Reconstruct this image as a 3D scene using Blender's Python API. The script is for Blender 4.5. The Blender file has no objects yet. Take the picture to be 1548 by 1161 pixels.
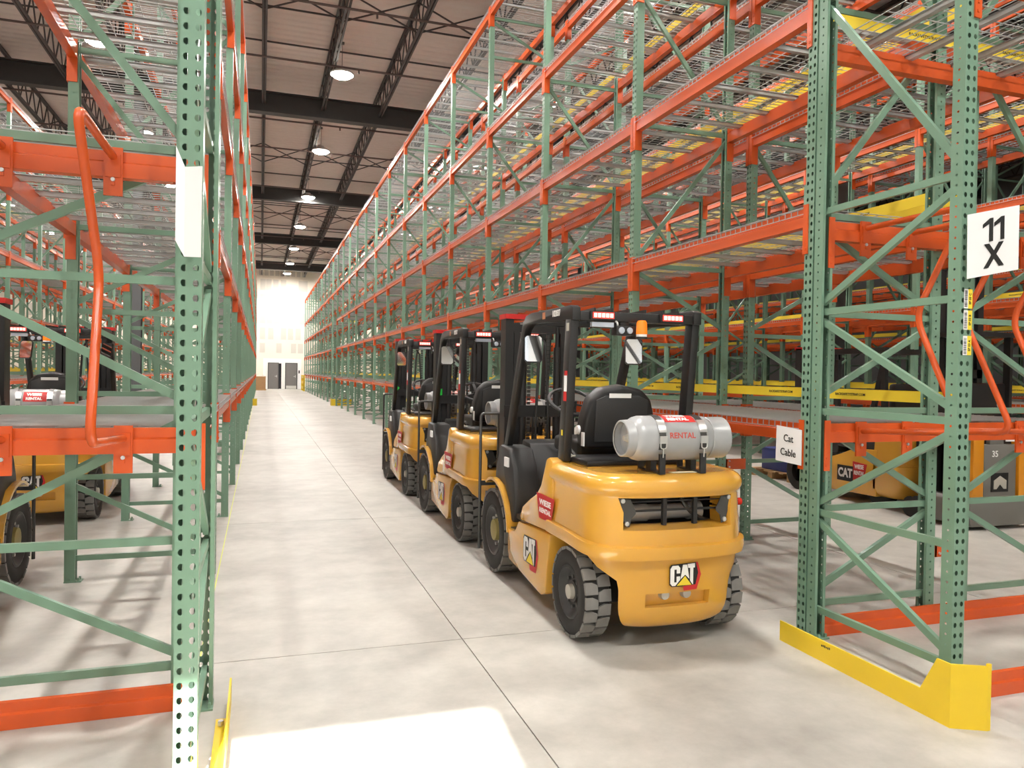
import bpy, bmesh, math, random
from mathutils import Vector, Matrix
random.seed(7)
PI = math.pi
sc = bpy.context.scene
C = sc.collection

# ------------------------------------------------------------------ camera
F_PX, YAW, PITCH, ROLL, CAM_H = 1143.94, .3210, .0135, -.0166, 1.5655
w = Vector((math.sin(YAW)*math.cos(PITCH), math.cos(YAW)*math.cos(PITCH), -math.sin(PITCH)))
r = Vector((math.cos(YAW), -math.sin(YAW), 0)); d = w.cross(r)
cr, sr = math.cos(ROLL), math.sin(ROLL)
r2 = r*cr + d*sr; d2 = d*cr - r*sr
cam_data = bpy.data.cameras.new('camera'); cam = bpy.data.objects.new('camera', cam_data); C.objects.link(cam)
cam_data.sensor_width = 36; cam_data.sensor_fit = 'HORIZONTAL'; cam_data.lens = F_PX/1548*36
cam_data.clip_start = .05; cam_data.clip_end = 300
cam.matrix_world = Matrix(((r2.x, -d2.x, -w.x, 0), (r2.y, -d2.y, -w.y, 0), (r2.z, -d2.z, -w.z, CAM_H), (0, 0, 0, 1)))
sc.camera = cam

# ------------------------------------------------------------------ light and exposure
LAMP_W = 230
SUN_E = 35
world = bpy.data.worlds.new('daylight'); sc.world = world; world.use_nodes = True
world.node_tree.nodes['Background'].inputs[0].default_value = (.75, .87, 1, 1)
world.node_tree.nodes['Background'].inputs[1].default_value = 2.5
sun_data = bpy.data.lights.new('sun', 'SUN'); sun_data.energy = SUN_E; sun_data.angle = math.radians(.53); sun_data.color = (1, .96, .88)
sun = bpy.data.objects.new('sun', sun_data); C.objects.link(sun)
SUN_EL = math.radians(40); SUN_DX = .10           # towards +Y and down, drifting a little to +X
sun.rotation_euler = Vector((SUN_DX, 1, -math.tan(SUN_EL))).to_track_quat('-Z', 'Y').to_euler()
vs = sc.view_settings
vs.view_transform = 'Standard'; vs.look = 'None'; vs.gamma = 1; vs.use_curve_mapping = False
vs.exposure = .72

# ------------------------------------------------------------------ measures of the place
XR, XL, Y0, BAY, DEP = 3.19, -.31, 3.855, 2.358, 1.02
LV = [1.29, 2.62, 3.89, 5.22, 7.02]
PW = .076; POST_H = 7.0
Y_NEAR, Y_FAR, X_LEFT, X_RIGHT, Z_DECK = -6.0, 65.0, -19.0, 28.0, 10.1

# ------------------------------------------------------------------ materials
MATS = {}
def mat(name, col, rough=.5, metal=0., var=.06, scale=6., bump=0., bscale=40., emit=None, estr=0., coat=0., trans=0.):
    if name in MATS: return MATS[name]
    m = bpy.data.materials.new(name); m.use_nodes = True; nt = m.node_tree; b = nt.nodes['Principled BSDF']
    b.inputs['Roughness'].default_value = rough; b.inputs['Metallic'].default_value = metal
    if coat: b.inputs['Coat Weight'].default_value = coat; b.inputs['Coat Roughness'].default_value = .07
    if trans: b.inputs['Transmission Weight'].default_value = trans
    tc = nt.nodes.new('ShaderNodeTexCoord')
    n = nt.nodes.new('ShaderNodeTexNoise'); n.inputs['Scale'].default_value = scale; n.inputs['Detail'].default_value = 4
    nt.links.new(tc.outputs['Object'], n.inputs['Vector'])
    mx = nt.nodes.new('ShaderNodeMix'); mx.data_type = 'RGBA'
    mx.inputs[6].default_value = tuple(max(0, c*(1-var)) for c in col) + (1,)
    mx.inputs[7].default_value = tuple(min(1, c*(1+var)) for c in col) + (1,)
    nt.links.new(n.outputs['Fac'], mx.inputs[0]); nt.links.new(mx.outputs[2], b.inputs['Base Color'])
    if bump:
        n2 = nt.nodes.new('ShaderNodeTexNoise'); n2.inputs['Scale'].default_value = bscale; n2.inputs['Detail'].default_value = 3
        nt.links.new(tc.outputs['Object'], n2.inputs['Vector'])
        bp = nt.nodes.new('ShaderNodeBump'); bp.inputs['Strength'].default_value = bump; bp.inputs['Distance'].default_value = .01
        nt.links.new(n2.outputs['Fac'], bp.inputs['Height']); nt.links.new(bp.outputs['Normal'], b.inputs['Normal'])
    if emit:
        b.inputs['Emission Color'].default_value = emit + (1,); b.inputs['Emission Strength'].default_value = estr
    MATS[name] = m; return m

GREEN = mat('green_paint', (.165, .285, .205), .32, var=.08, scale=3)
ORANGE = mat('orange_paint', (.60, .09, .017), .27, var=.08, scale=4)
ZINC = mat('galvanised_steel', (.46, .47, .47), .38, .55, var=.12, scale=9)
STRAP = mat('yellow_strap', (.80, .60, .03), .55, var=.05)
GUARDY = mat('yellow_guard_paint', (.78, .55, .02), .38, var=.05)
YEL = mat('yellow_truck_paint', (.66, .345, .045), .24, var=.04, scale=2, coat=.7)
BLACK = mat('black_steel', (.018, .018, .019), .38, var=.15)
PLAST = mat('black_plastic', (.028, .029, .031), .5, var=.15, bump=.15, bscale=120)
VINYL = mat('black_vinyl', (.012, .012, .013), .42, var=.2)
RUBBER = mat('tyre_rubber', (.022, .021, .02), .75, var=.25, scale=14)
TREAD = mat('dusty_tread_rubber', (.19, .185, .175), .85, var=.2, scale=14)
RIM = mat('dark_rim', (.05, .05, .05), .45, .4)
HUB = mat('hub_cap', (.5, .48, .42), .45, .2)
HUBY = mat('dirty_yellow_hub', (.30, .25, .08), .5, .1)
TANK = mat('grey_tank_paint', (.36, .37, .38), .32, .15, var=.08, scale=12)
STEEL = mat('bright_steel', (.65, .65, .64), .3, .8)
DSTEEL = mat('dark_steel', (.09, .09, .088), .4, .6)
MIRROR = mat('mirror_glass', (.8, .82, .84), .05, 1., var=.02)
WHITE = mat('white_sheet', (.82, .83, .84), .6, var=.02)
WPAINT = mat('white_print', (.85, .85, .83), .55, var=.02)
REDP = mat('red_print', (.55, .02, .02), .5, var=.05)
REDF = mat('faded_red_stencil', (.55, .08, .06), .6, var=.3, scale=60)
BLK = mat('black_print', (.01, .01, .01), .6)
YLAB = mat('yellow_label', (.85, .66, .04), .5, var=.03)
REDTOP = mat('red_paint', (.6, .015, .012), .4)
LEDRED = mat('red_led', (.5, .02, .02), .3, emit=(1, .05, .03), estr=.9)
LEDWHITE = mat('lit_led', (.9, .5, .45), .3, emit=(1, .45, .38), estr=1.5)
AMBER = mat('amber_lens', (.75, .16, .01), .25, emit=(1, .2, .01), estr=.35)
LENS = mat('clear_lens', (.45, .5, .58), .12, .2)
REDREF = mat('red_reflector', (.6, .02, .01), .2)
GREENTAG = mat('green_tag', (.02, .55, .06), .5)
HOSE = mat('black_hose', (.02, .02, .02), .5)
GREYP = mat('grey_truck_paint', (.17, .165, .15), .45, var=.06)
AMBERY = mat('orange_yellow_paint', (.72, .28, .01), .4)
BLUE = mat('blue_crate_plastic', (.03, .05, .22), .5)
WOOD = mat('pallet_wood', (.42, .26, .12), .7, var=.2, scale=20)
CARD = mat('cardboard', (.36, .20, .09), .75, var=.1)
LAMPHOUSE = mat('lamp_housing', (.55, .55, .55), .4, .4)
LAMPLENS = mat('lamp_lens', (1, .98, .95), .4, emit=(1, .93, .82), estr=45)
JOIST = mat('joist_primer', (.055, .05, .05), .55, var=.15)
GIRD = mat('girder_primer', (.035, .034, .034), .6, var=.15)
PIPE = mat('sprinkler_pipe', (.10, .07, .065), .5, var=.1)
COLUMN = mat('column_paint', (.085, .09, .095), .5)
DOORM = mat('grey_door_paint', (.16, .15, .145), .45)
FRAMEM = mat('door_frame_paint', (.06, .06, .06), .5)
GLASS = mat('window_glass', (.9, .95, .95), .02, trans=1.)

def floor_mat():
    m = bpy.data.materials.new('polished_concrete'); m.use_nodes = True; nt = m.node_tree; b = nt.nodes['Principled BSDF']
    g = nt.nodes.new('ShaderNodeNewGeometry')
    def noise(sc_, det, rough=.55):
        n = nt.nodes.new('ShaderNodeTexNoise'); n.inputs['Scale'].default_value = sc_; n.inputs['Detail'].default_value = det
        n.inputs['Roughness'].default_value = rough; nt.links.new(g.outputs['Position'], n.inputs['Vector']); return n
    a, c2, c3 = noise(.55, 6), noise(3.2, 7, .65), noise(45, 3)
    ad = nt.nodes.new('ShaderNodeMath'); ad.operation = 'MULTIPLY_ADD'
    nt.links.new(a.outputs['Fac'], ad.inputs[0]); ad.inputs[1].default_value = .5
    mu = nt.nodes.new('ShaderNodeMath'); mu.operation = 'MULTIPLY'; nt.links.new(c2.outputs['Fac'], mu.inputs[0]); mu.inputs[1].default_value = .5
    nt.links.new(mu.outputs[0], ad.inputs[2])
    cr_ = nt.nodes.new('ShaderNodeValToRGB')
    cr_.color_ramp.elements[0].position = .34; cr_.color_ramp.elements[0].color = (.30, .285, .26, 1)
    cr_.color_ramp.elements[1].position = .66; cr_.color_ramp.elements[1].color = (.52, .50, .46, 1)
    nt.links.new(ad.outputs[0], cr_.inputs[0]); nt.links.new(cr_.outputs[0], b.inputs['Base Color'])
    mr = nt.nodes.new('ShaderNodeMapRange'); nt.links.new(c2.outputs['Fac'], mr.inputs[0]); mr.inputs[3].default_value = .40; mr.inputs[4].default_value = .58
    nt.links.new(mr.outputs[0], b.inputs['Roughness'])
    bp = nt.nodes.new('ShaderNodeBump'); bp.inputs['Strength'].default_value = .04; bp.inputs['Distance'].default_value = .004
    nt.links.new(c3.outputs['Fac'], bp.inputs['Height']); nt.links.new(bp.outputs['Normal'], b.inputs['Normal'])
    return m
CONC = floor_mat()
JOINTM = mat('joint_filler', (.16, .15, .135), .8)
def deck_mat():
    m = bpy.data.materials.new('corrugated_roof_deck'); m.use_nodes = True; nt = m.node_tree; b = nt.nodes['Principled BSDF']
    b.inputs['Base Color'].default_value = (.64, .58, .535, 1); b.inputs['Roughness'].default_value = .6
    g = nt.nodes.new('ShaderNodeNewGeometry')
    wv = nt.nodes.new('ShaderNodeTexWave'); wv.bands_direction = 'Y'; wv.inputs['Scale'].default_value = 1.05; wv.inputs['Distortion'].default_value = 0
    nt.links.new(g.outputs['Position'], wv.inputs['Vector'])
    bp = nt.nodes.new('ShaderNodeBump'); bp.inputs['Strength'].default_value = .6; bp.inputs['Distance'].default_value = .04
    nt.links.new(wv.outputs['Fac'], bp.inputs['Height']); nt.links.new(bp.outputs['Normal'], b.inputs['Normal'])
    return m
DECKM = deck_mat()
DRYW = mat('finished_drywall', (.80, .74, .64), .7, var=.03, scale=.7)
DRYG = mat('bare_drywall_board', (.60, .56, .50), .75, var=.05, scale=1.5)
WALLR = mat('shade_darkened_wall', (.16, .16, .16), .7, var=.04, scale=.5)  # base colour darkened to stand in for the unlit right side
WALLW = mat('painted_wall', (.66, .63, .58), .7, var=.04, scale=.5)
WALLN = mat('near_wall_paint', (.8, .79, .76), .7, var=.04, scale=.5)

# ------------------------------------------------------------------ mesh helpers
class MB:
    def __init__(s): s.v = []; s.f = []; s.sm = []
    def add(s, vs_, fs, smooth=False):
        o = len(s.v); s.v += [tuple(p) for p in vs_]; s.f += [tuple(i+o for i in f) for f in fs]; s.sm += [smooth]*len(fs); return s
    def box(s, x0, x1, y0, y1, z0, z1):
        return s.add([(x0,y0,z0),(x1,y0,z0),(x1,y1,z0),(x0,y1,z0),(x0,y0,z1),(x1,y0,z1),(x1,y1,z1),(x0,y1,z1)],
                     [(3,2,1,0),(4,5,6,7),(0,1,5,4),(1,2,6,5),(2,3,7,6),(3,0,4,7)])
    def cbox(s, c, sx, sy, sz):
        return s.box(c[0]-sx/2, c[0]+sx/2, c[1]-sy/2, c[1]+sy/2, c[2]-sz/2, c[2]+sz/2)
    def xf(s, o, M):
        return s.add([M @ Vector(p) for p in o.v], o.f, False) if not any(o.sm) else s._xf(o, M)
    def _xf(s, o, M):
        k = len(s.v); s.v += [tuple(M @ Vector(p)) for p in o.v]; s.f += [tuple(i+k for i in f) for f in o.f]; s.sm += o.sm; return s
    def bar(s, a, b, wd, ht, up=(0,0,1)):
        a, b, up = Vector(a), Vector(b), Vector(up); t = (b-a).normalized()
        if abs(t.dot(up)) > .98: up = Vector((0,1,0))
        x = t.cross(up).normalized()*wd/2; y = x.cross(t).normalized()*ht/2
        P = [a-x-y, a+x-y, a+x+y, a-x+y, b-x-y, b+x-y, b+x+y, b-x+y]
        return s.add(P, [(0,1,2,3),(7,6,5,4),(0,4,5,1),(1,5,6,2),(2,6,7,3),(3,7,4,0)])
    def wire(s, a, b, rad):
        a, b = Vector(a), Vector(b); t = (b-a).normalized(); up = Vector((0,0,1)) if abs(t.z) < .9 else Vector((0,1,0))
        x = t.cross(up).normalized()*rad; y = x.cross(t).normalized()*rad
        return s.add([a-x-y, a+x-y, a+x+y, a-x+y, b-x-y, b+x-y, b+x+y, b-x+y], [(0,4,5,1),(1,5,6,2),(2,6,7,3),(3,7,4,0)])
    def prism(s, poly, x0, x1, axis='x'):
        # poly of (a,b): axis x -> (y,z); y -> (x,z); z -> (x,y)
        n = len(poly)
        def P(t, q): return (t, q[0], q[1]) if axis == 'x' else ((q[0], t, q[1]) if axis == 'y' else (q[0], q[1], t))
        return s.add([P(x0, q) for q in poly]+[P(x1, q) for q in poly],
                     [tuple(range(n))[::-1], tuple(range(n, 2*n))]+[(i, (i+1) % n, n+(i+1) % n, n+i) for i in range(n)])
    def tube(s, path, rad, n=8, closed=False, flat=None):
        path = [Vector(p) for p in path]; m = len(path); rings = []
        t0 = (path[1]-path[0]).normalized(); up = Vector((0,0,1)) if abs(t0.z) < .9 else Vector((1,0,0))
        nrm = t0.cross(up).normalized()
        for i, p in enumerate(path):
            if closed: t = (path[(i+1) % m]-path[i-1]).normalized()
            else: t = (path[min(i+1, m-1)]-path[max(i-1, 0)]).normalized()
            nrm = (nrm - t*nrm.dot(t)).normalized(); bn = t.cross(nrm)
            rr = rad[i] if isinstance(rad, (list, tuple)) else rad
            rings.append([p+(nrm*math.cos(2*PI*j/n)+bn*math.sin(2*PI*j/n))*rr for j in range(n)])
        V = [q for rg in rings for q in rg]; Fc = []
        for i in range(m if closed else m-1):
            k = (i+1) % m
            for j in range(n): Fc.append((i*n+j, i*n+(j+1) % n, k*n+(j+1) % n, k*n+j))
        s.add(V, Fc, True)
        if not closed: s.add(rings[0], [tuple(range(n))[::-1]]); s.add(rings[-1], [tuple(range(n))])
        return s
    def lathe(s, prof, c=(0,0,0), axis='x', n=24, smooth=True):
        # prof: (along, radius)
        V = []
        for t, rr in prof:
            for j in range(n):
                a = 2*PI*j/n; p, q = rr*math.cos(a), rr*math.sin(a)
                if axis == 'x': V.append((c[0]+t, c[1]+p, c[2]+q))
                elif axis == 'y': V.append((c[0]+q, c[1]+t, c[2]+p))
                else: V.append((c[0]+p, c[1]+q, c[2]+t))
        Fc = []
        for i in range(len(prof)-1):
            for j in range(n): Fc.append((i*n+j, i*n+(j+1) % n, (i+1)*n+(j+1) % n, (i+1)*n+j))
        return s.add(V, Fc, smooth)
    def cyl(s, a, b, rad, n=12): return s.tube([a, b], rad, n)
    def mesh(s, name, m, bevel=0, seg=2):
        me = bpy.data.meshes.new(name); me.from_pydata(s.v, [], s.f); me.materials.append(m)
        bm = bmesh.new(); bm.from_mesh(me)
        if bevel:
            bmesh.ops.remove_doubles(bm, verts=bm.verts, dist=1e-5)
            ed = [e for e in bm.edges if len(e.link_faces) == 2 and e.calc_face_angle(0) > .5]
            bmesh.ops.bevel(bm, geom=ed, offset=bevel, segments=seg, affect='EDGES', profile=.5, clamp_overlap=True)
        bmesh.ops.recalc_face_normals(bm, faces=bm.faces); bm.to_mesh(me); bm.free()
        if bevel:
            for p in me.polygons: p.use_smooth = True
            me.set_sharp_from_angle(angle=math.radians(38))
        else:
            for p, q in zip(me.polygons, s.sm): p.use_smooth = q
            if any(s.sm): me.set_sharp_from_angle(angle=math.radians(38))
        return me
    def build(s, name, m, parent=None, bevel=0, seg=2): return link(name, s.mesh(name, m, bevel, seg), parent)
def link(name, me, parent=None, loc=None, rz=0):
    o = bpy.data.objects.new(name, me); C.objects.link(o)
    if parent: o.parent = parent
    if loc is not None: o.location = loc
    if rz: o.rotation_euler.z = rz
    return o
def thing(name, label, cat, loc=(0,0,0), rz=0, group=None):
    o = bpy.data.objects.new(name, None); C.objects.link(o); o.empty_display_size = .1
    o.location = loc; o.rotation_euler.z = rz; tag(o, label, cat, group); return o
def tag(o, label, cat, group=None):
    o['label'] = label; o['category'] = cat
    if group: o['group'] = group
    return o
def struct(o): o['kind'] = 'structure'; return o
def copy_tree(o, parent=None):
    c = o.copy(); C.objects.link(c); c.parent = parent
    for ch in list(o.children): copy_tree(ch, c)
    return c
TXT = {}
def text_mb(s_, size, cx='CENTER', bold=0., sx=1., ex=.001):
    """lettering as a mesh in the local XZ plane, facing -Y"""
    key = (s_, size, cx, bold, sx, ex)
    if key not in TXT and s_ == '1':
        u = size; mb = MB(); mb.prism([(x*u*sx, z*u) for x, z in ((.04,-.36), (.16,-.36), (.16,.36), (.06,.36), (-.16,.20), (-.16,.08), (.04,.19))], -.0006, .0006, 'y'); TXT[key] = mb
    if key not in TXT:
        cu = bpy.data.curves.new('lettering', 'FONT'); cu.body = s_; cu.size = size; cu.align_x = cx; cu.align_y = 'CENTER'
        cu.offset = bold; cu.extrude = ex; cu.resolution_u = 3
        o = bpy.data.objects.new('lettering', cu); C.objects.link(o)
        me = bpy.data.meshes.new_from_object(o.evaluated_get(bpy.context.evaluated_depsgraph_get()))
        mb = MB(); mb.add([(v.co.x*sx, -v.co.z, v.co.y) for v in me.vertices], [tuple(p.vertices) for p in me.polygons])
        bpy.data.objects.remove(o); bpy.data.curves.remove(cu); bpy.data.meshes.remove(me); TXT[key] = mb
    return TXT[key]
def placed(mb, loc, rz=0, rx=0, ry=0):
    o = MB(); return o.xf(mb, Matrix.Translation(loc) @ Matrix.Rotation(rz, 4, 'Z') @ Matrix.Rotation(rx, 4, 'X') @ Matrix.Rotation(ry, 4, 'Y'))

# ================================================================== THE BUILDING
fl = struct(MB().box(X_LEFT, X_RIGHT, Y_NEAR, Y_FAR, -.2, -.012).build('floor', JOINTM))
SX, SY, JX, JY = 3.82, 3.82, 1.145, 4.29
slab = MB().box(-SX/2+.003, SX/2-.003, -SY/2+.003, SY/2-.003, -.012, 0).mesh('slab', CONC)
for i in range(-6, 8):
    for j in range(-3, 17):
        x, y = JX+SX*(i+.5), JY+SY*(j+.5)
        if x+SX/2 > X_RIGHT or x-SX/2 < X_LEFT or y+SY/2 > Y_FAR+.6 or y-SY/2 < Y_NEAR-.6: continue
        link('slab', slab, fl, (x, y, 0))
ln = MB().box(-.296, -.288, 3.2, 56, 0, .0012).build('layout_line', mat('chalk_line_yellow', (.62, .66, .16), .8), fl)

wf = struct(MB().box(X_LEFT, X_RIGHT, Y_FAR, Y_FAR+.2, 0, Z_DECK).build('wall_far', DRYW))
rows = [(2.95, 3.75, (-.1, 1.2, 2.35), (2.9,)), (4.05, 5.0, (-.1, .55), (1.55, 2.1, 2.7)), (5.35, 6.25, (-.1, .45, 1.0), (3.0,)), (6.75, 7.7, (-.1, .4), (3.0,)),
        (8.05, 8.95, (-.1, .35, .9, 1.5), (2.9, 3.2))]
pan = {}
def panel(x, z0, z1, wd):
    key = (round(wd, 2), round(z1-z0, 2))
    if key not in pan: pan[key] = MB().box(0, wd, -.012, 0, 0, z1-z0).mesh('drywall_panel', DRYG)
    link('drywall_panel', pan[key], wf, (x, Y_FAR, z0))
for z0, z1, xs, xs2 in rows:
    for x in xs: panel(x, z0, z1, .42)
    for x in xs2: panel(x, z0, z1, .42)
    for k in range(1, 22): panel(3.4+k*1.1, z0, z1, .6)
    for k in range(1, 15): panel(-.4-k*1.15, z0, z1, .6)
for k in range(9): panel(-.2+k*.42, 9.25, 9.9, .3)
MB().box(.2, 3.2, -.02, 0, 0, 2.5).build('door_surround', WPAINT, wf).location = (0, Y_FAR, 0)
def door(n, x0, x1):
    dd = struct(MB().box(x0, x1, Y_FAR-.07, Y_FAR-.022, .01, 2.1).build('door_%d' % n, DOORM))
    f_ = MB(); f_.box(x0-.06, x0, Y_FAR-.09, Y_FAR-.021, 0, 2.16); f_.box(x1, x1+.06, Y_FAR-.09, Y_FAR-.021, 0, 2.16); f_.box(x0, x1, Y_FAR-.09, Y_FAR-.021, 2.1, 2.16)
    f_.build('door_frame', FRAMEM, dd)
    MB().box(x0+.03, x1-.03, Y_FAR-.078, Y_FAR-.07, .03, .28).build('kick_plate', STEEL if n == 2 else DOORM, dd)
    h = MB().box(x1-.12, x1-.09, Y_FAR-.09, Y_FAR-.07, .95, 1.15); h.box(x1-.25, x1-.09, Y_FAR-.12, Y_FAR-.1, 1.03, 1.06); h.box(x1-.11, x1-.09, Y_FAR-.12, Y_FAR-.07, 1.03, 1.06)
    h.build('door_handle', STEEL, dd)
door(1, .62, 1.36); door(2, 1.98, 2.83)
tag(MB().box(1.42, 1.62, Y_FAR-.05, Y_FAR-.021, .02, 2.1).build('door_dark_strip', mat('dark_glass', (.02, .02, .025), .1), None), 'narrow dark strip beside the grey far door', 'side light')  # plain dark glossy strip next to the first door
tag(MB().box(2.98, 3.08, Y_FAR-.035, Y_FAR-.021, 1.3, 1.55).build('wall_notice', BLK), 'small black notice on white wall beside the far doors', 'notice')
struct(MB().box(X_LEFT, .2, Y_FAR-.015, Y_FAR, 0, .1).build('baseboard_far', BLK))
struct(MB().box(X_LEFT-.2, X_LEFT, Y_NEAR-.2, Y_FAR+.2, 0, Z_DECK).build('wall_left', WALLW))
struct(MB().box(X_RIGHT, X_RIGHT+.2, Y_NEAR-.2, Y_FAR+.2, 0, Z_DECK).build('wall_right', WALLR))
# near wall with an added, unseen window sized to throw the sun patch
TE = math.tan(SUN_EL)
def sunback(x, y): return x-SUN_DX*(y-Y_NEAR), (y-Y_NEAR)*TE
wx0, _ = sunback(-.28, 2.9); wx1, wz1 = sunback(1.05, 3.52); wz0 = wz1-1.75
wn = MB()
for a in ((X_LEFT, wx0, 0, Z_DECK), (wx1, X_RIGHT, 0, Z_DECK), (wx0, wx1, 0, wz0), (wx0, wx1, wz1, Z_DECK)): wn.box(a[0], a[1], Y_NEAR-.2, Y_NEAR, a[2], a[3])
struct(wn.build('wall_near', WALLN))
wf_ = MB(); g = .04
for a in ((wx0-g, wx0, wz0-g, wz1+g), (wx1, wx1+g, wz0-g, wz1+g), (wx0, wx1, wz0-g, wz0), (wx0, wx1, wz1, wz1+g)): wf_.box(a[0], a[1], Y_NEAR, Y_NEAR+.02, a[2], a[3])
struct(wf_.build('added_window_1', FRAMEM))

# ceiling
ce = struct(MB().box(X_LEFT-.2, X_RIGHT+.2, Y_NEAR-.2, Y_FAR+.2, Z_DECK, Z_DECK+.15).build('ceiling', DECKM))
GY = [0, 11.5, 23.2, 35.0, 47.0, 59.0]
gm = MB().box(X_LEFT, X_RIGHT, -.15, .15, 0, .03).box(X_LEFT, X_RIGHT, -.15, .15, .57, .6).box(X_LEFT, X_RIGHT, -.012, .012, .03, .57).mesh('girder', GIRD)
for y in GY: link('girder', gm, ce, (0, y, 9.0))
# one open-web joist between two girders, shared
JL = 11.3
jb = MB()
for zc, hh in ((9.28, .06), (10.03, .06)):
    for dx in (-.035, .035): jb.box(dx-.022, dx+.022, 0, JL, zc-hh/2, zc+hh/2)
np_ = 14
for i in range(np_):
    y0, y1 = JL*i/np_, JL*(i+1)/np_; ym = (y0+y1)/2
    jb.bar((0, y0, 10.0), (0, ym, 9.28), .03, .03); jb.bar((0, ym, 9.28), (0, y1, 10.0), .03, .03)
jm = jb.mesh('joist', JOIST)
spans = [(-6, 0)]+list(zip(GY[:-1], GY[1:]))+[(59.0, 65.0)]
JX_ = [1.67*i for i in range(-11, 17)]
for a, b in spans:
    for x in JX_:
        o = link('joist', jm, ce, (x, a+.05, 0)); o.scale.y = (b-a-.1)/JL
rod = MB().box(X_LEFT, X_RIGHT, -.018, .018, 0, .036).mesh('bridging_bar', JOIST)
prod = MB().tube([(X_LEFT, 0, 0), (X_RIGHT, 0, 0)], .028, 8)
for i in range(-6, 10): prod.box(i*3.06-.8, i*3.06-.76, -.02, .02, -.11, 0)
pm = prod.mesh('sprinkler_pipe', PIPE)
for y in (4.5, 8, 14.2, 18.6, 20.6, 26, 29, 31.5, 37.5, 40.3, 43.5, 49, 52, 55, 61.5): link('bridging_bar', rod, ce, (0, y, 9.31 if int(y) % 2 else 9.99))
for y in (2.5, 6.2, 9.6, 12.7, 16.4, 19.6, 24.4, 27.5, 33.3, 38.8, 42, 45.6, 50.4, 53.6, 57): link('sprinkler_pipe', pm, ce, (0, y, 9.22))
xb = MB()
for x0, x1 in zip(JX_[:-1], JX_[1:]):
    xb.bar((x0, 0, 9.3), (x1, .0, 10.0), .03, .03); xb.bar((x0, .03, 10.0), (x1, .03, 9.3), .03, .03)
xm = xb.mesh('cross_bridging', JOIST)
for y in (5.6, 17.2, 29.8, 41.2, 53.2): link('cross_bridging', xm, ce, (0, y, 0))['kind'] = 'stuff'
cond = MB().tube([(X_LEFT, 0, 0), (X_RIGHT, 0, 0)], .06, 8).mesh('roof_drain_pipe', ZINC); link('roof_drain_pipe', cond, ce, (0, 60.6, 9.2))

# steel columns
cm = MB().box(-.15, .15, -.15, -.135, 0, 9.0).box(-.15, .15, .135, .15, 0, 9.0).box(-.012, .012, -.135, .135, 0, 9.0).box(-.2, .2, -.2, .2, 0, .02).mesh('steel_column', COLUMN)
for x, y, lb in ((-3.3, 23.2, 'dark grey steel column standing in the aisle behind the left rack row'), (-3.3, 47.0, 'dark grey steel column deep in the aisle behind the left rack row'),
                 (10.16, 11.5, 'dark grey steel column between two back-to-back racks beyond the parked trucks'), (10.16, 23.2, 'dark grey steel column farther down between the back-to-back racks'),
                 (10.16, 35.0, 'dark grey steel column third along between the back-to-back racks')):
    tag(link('steel_column', cm, None, (x, y, 0)), lb, 'column')

# high-bay lamps
lh = MB().lathe([(-.02, .0), (-.02, .29), (.02, .30), (.07, .24), (.10, .12), (.17, .10), (.18, 0)], axis='z', n=20).mesh('lamp_housing', LAMPHOUSE)
ll = MB().lathe([(-.09, 0), (-.08, .20), (-.022, .285)], axis='z', n=20).mesh('lens', LAMPLENS)
lw = MB().box(-.006, .006, -.006, .006, .18, .80).box(-.05, .05, -.03, .03, .76, .82).mesh('hanger', DSTEEL)
def lamp(x, y, label):
    t = thing('high_bay_light', label, 'light', (x, y, 9.2), 0, 'high bay lights under the roof')
    link('lamp_housing', lh, t); link('lens', ll, t); link('hanger', lw, t)
    ld = bpy.data.lights.new('lamp_light', 'AREA'); ld.shape = 'DISK'; ld.size = .46; ld.energy = LAMP_W; ld.color = (1, .965, .91)
    lo = bpy.data.objects.new('lamp_light', ld); C.objects.link(lo); lo.parent = t; lo.location = (0, 0, -.10)
ORD = ['high bay lamp first']+[q+' high bay lamp' for q in 'second third fourth fifth sixth seventh eighth ninth tenth'.split()]
YS = [-1.6, 5.6, 12.8, 20.0, 27.2, 34.6, 41.8, 49.5, 56.5, 62.4]
for x, wh in ((-11.5, 'near the side wall'), (-3.7, 'behind the single rack row'), (1.9, 'over the open aisle'), (7.6, 'over the electric forklift aisle')):
    for i, y in enumerate(YS): lamp(x, y, ORD[len(YS)-1-i]+' from the far end wall '+wh)

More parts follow.
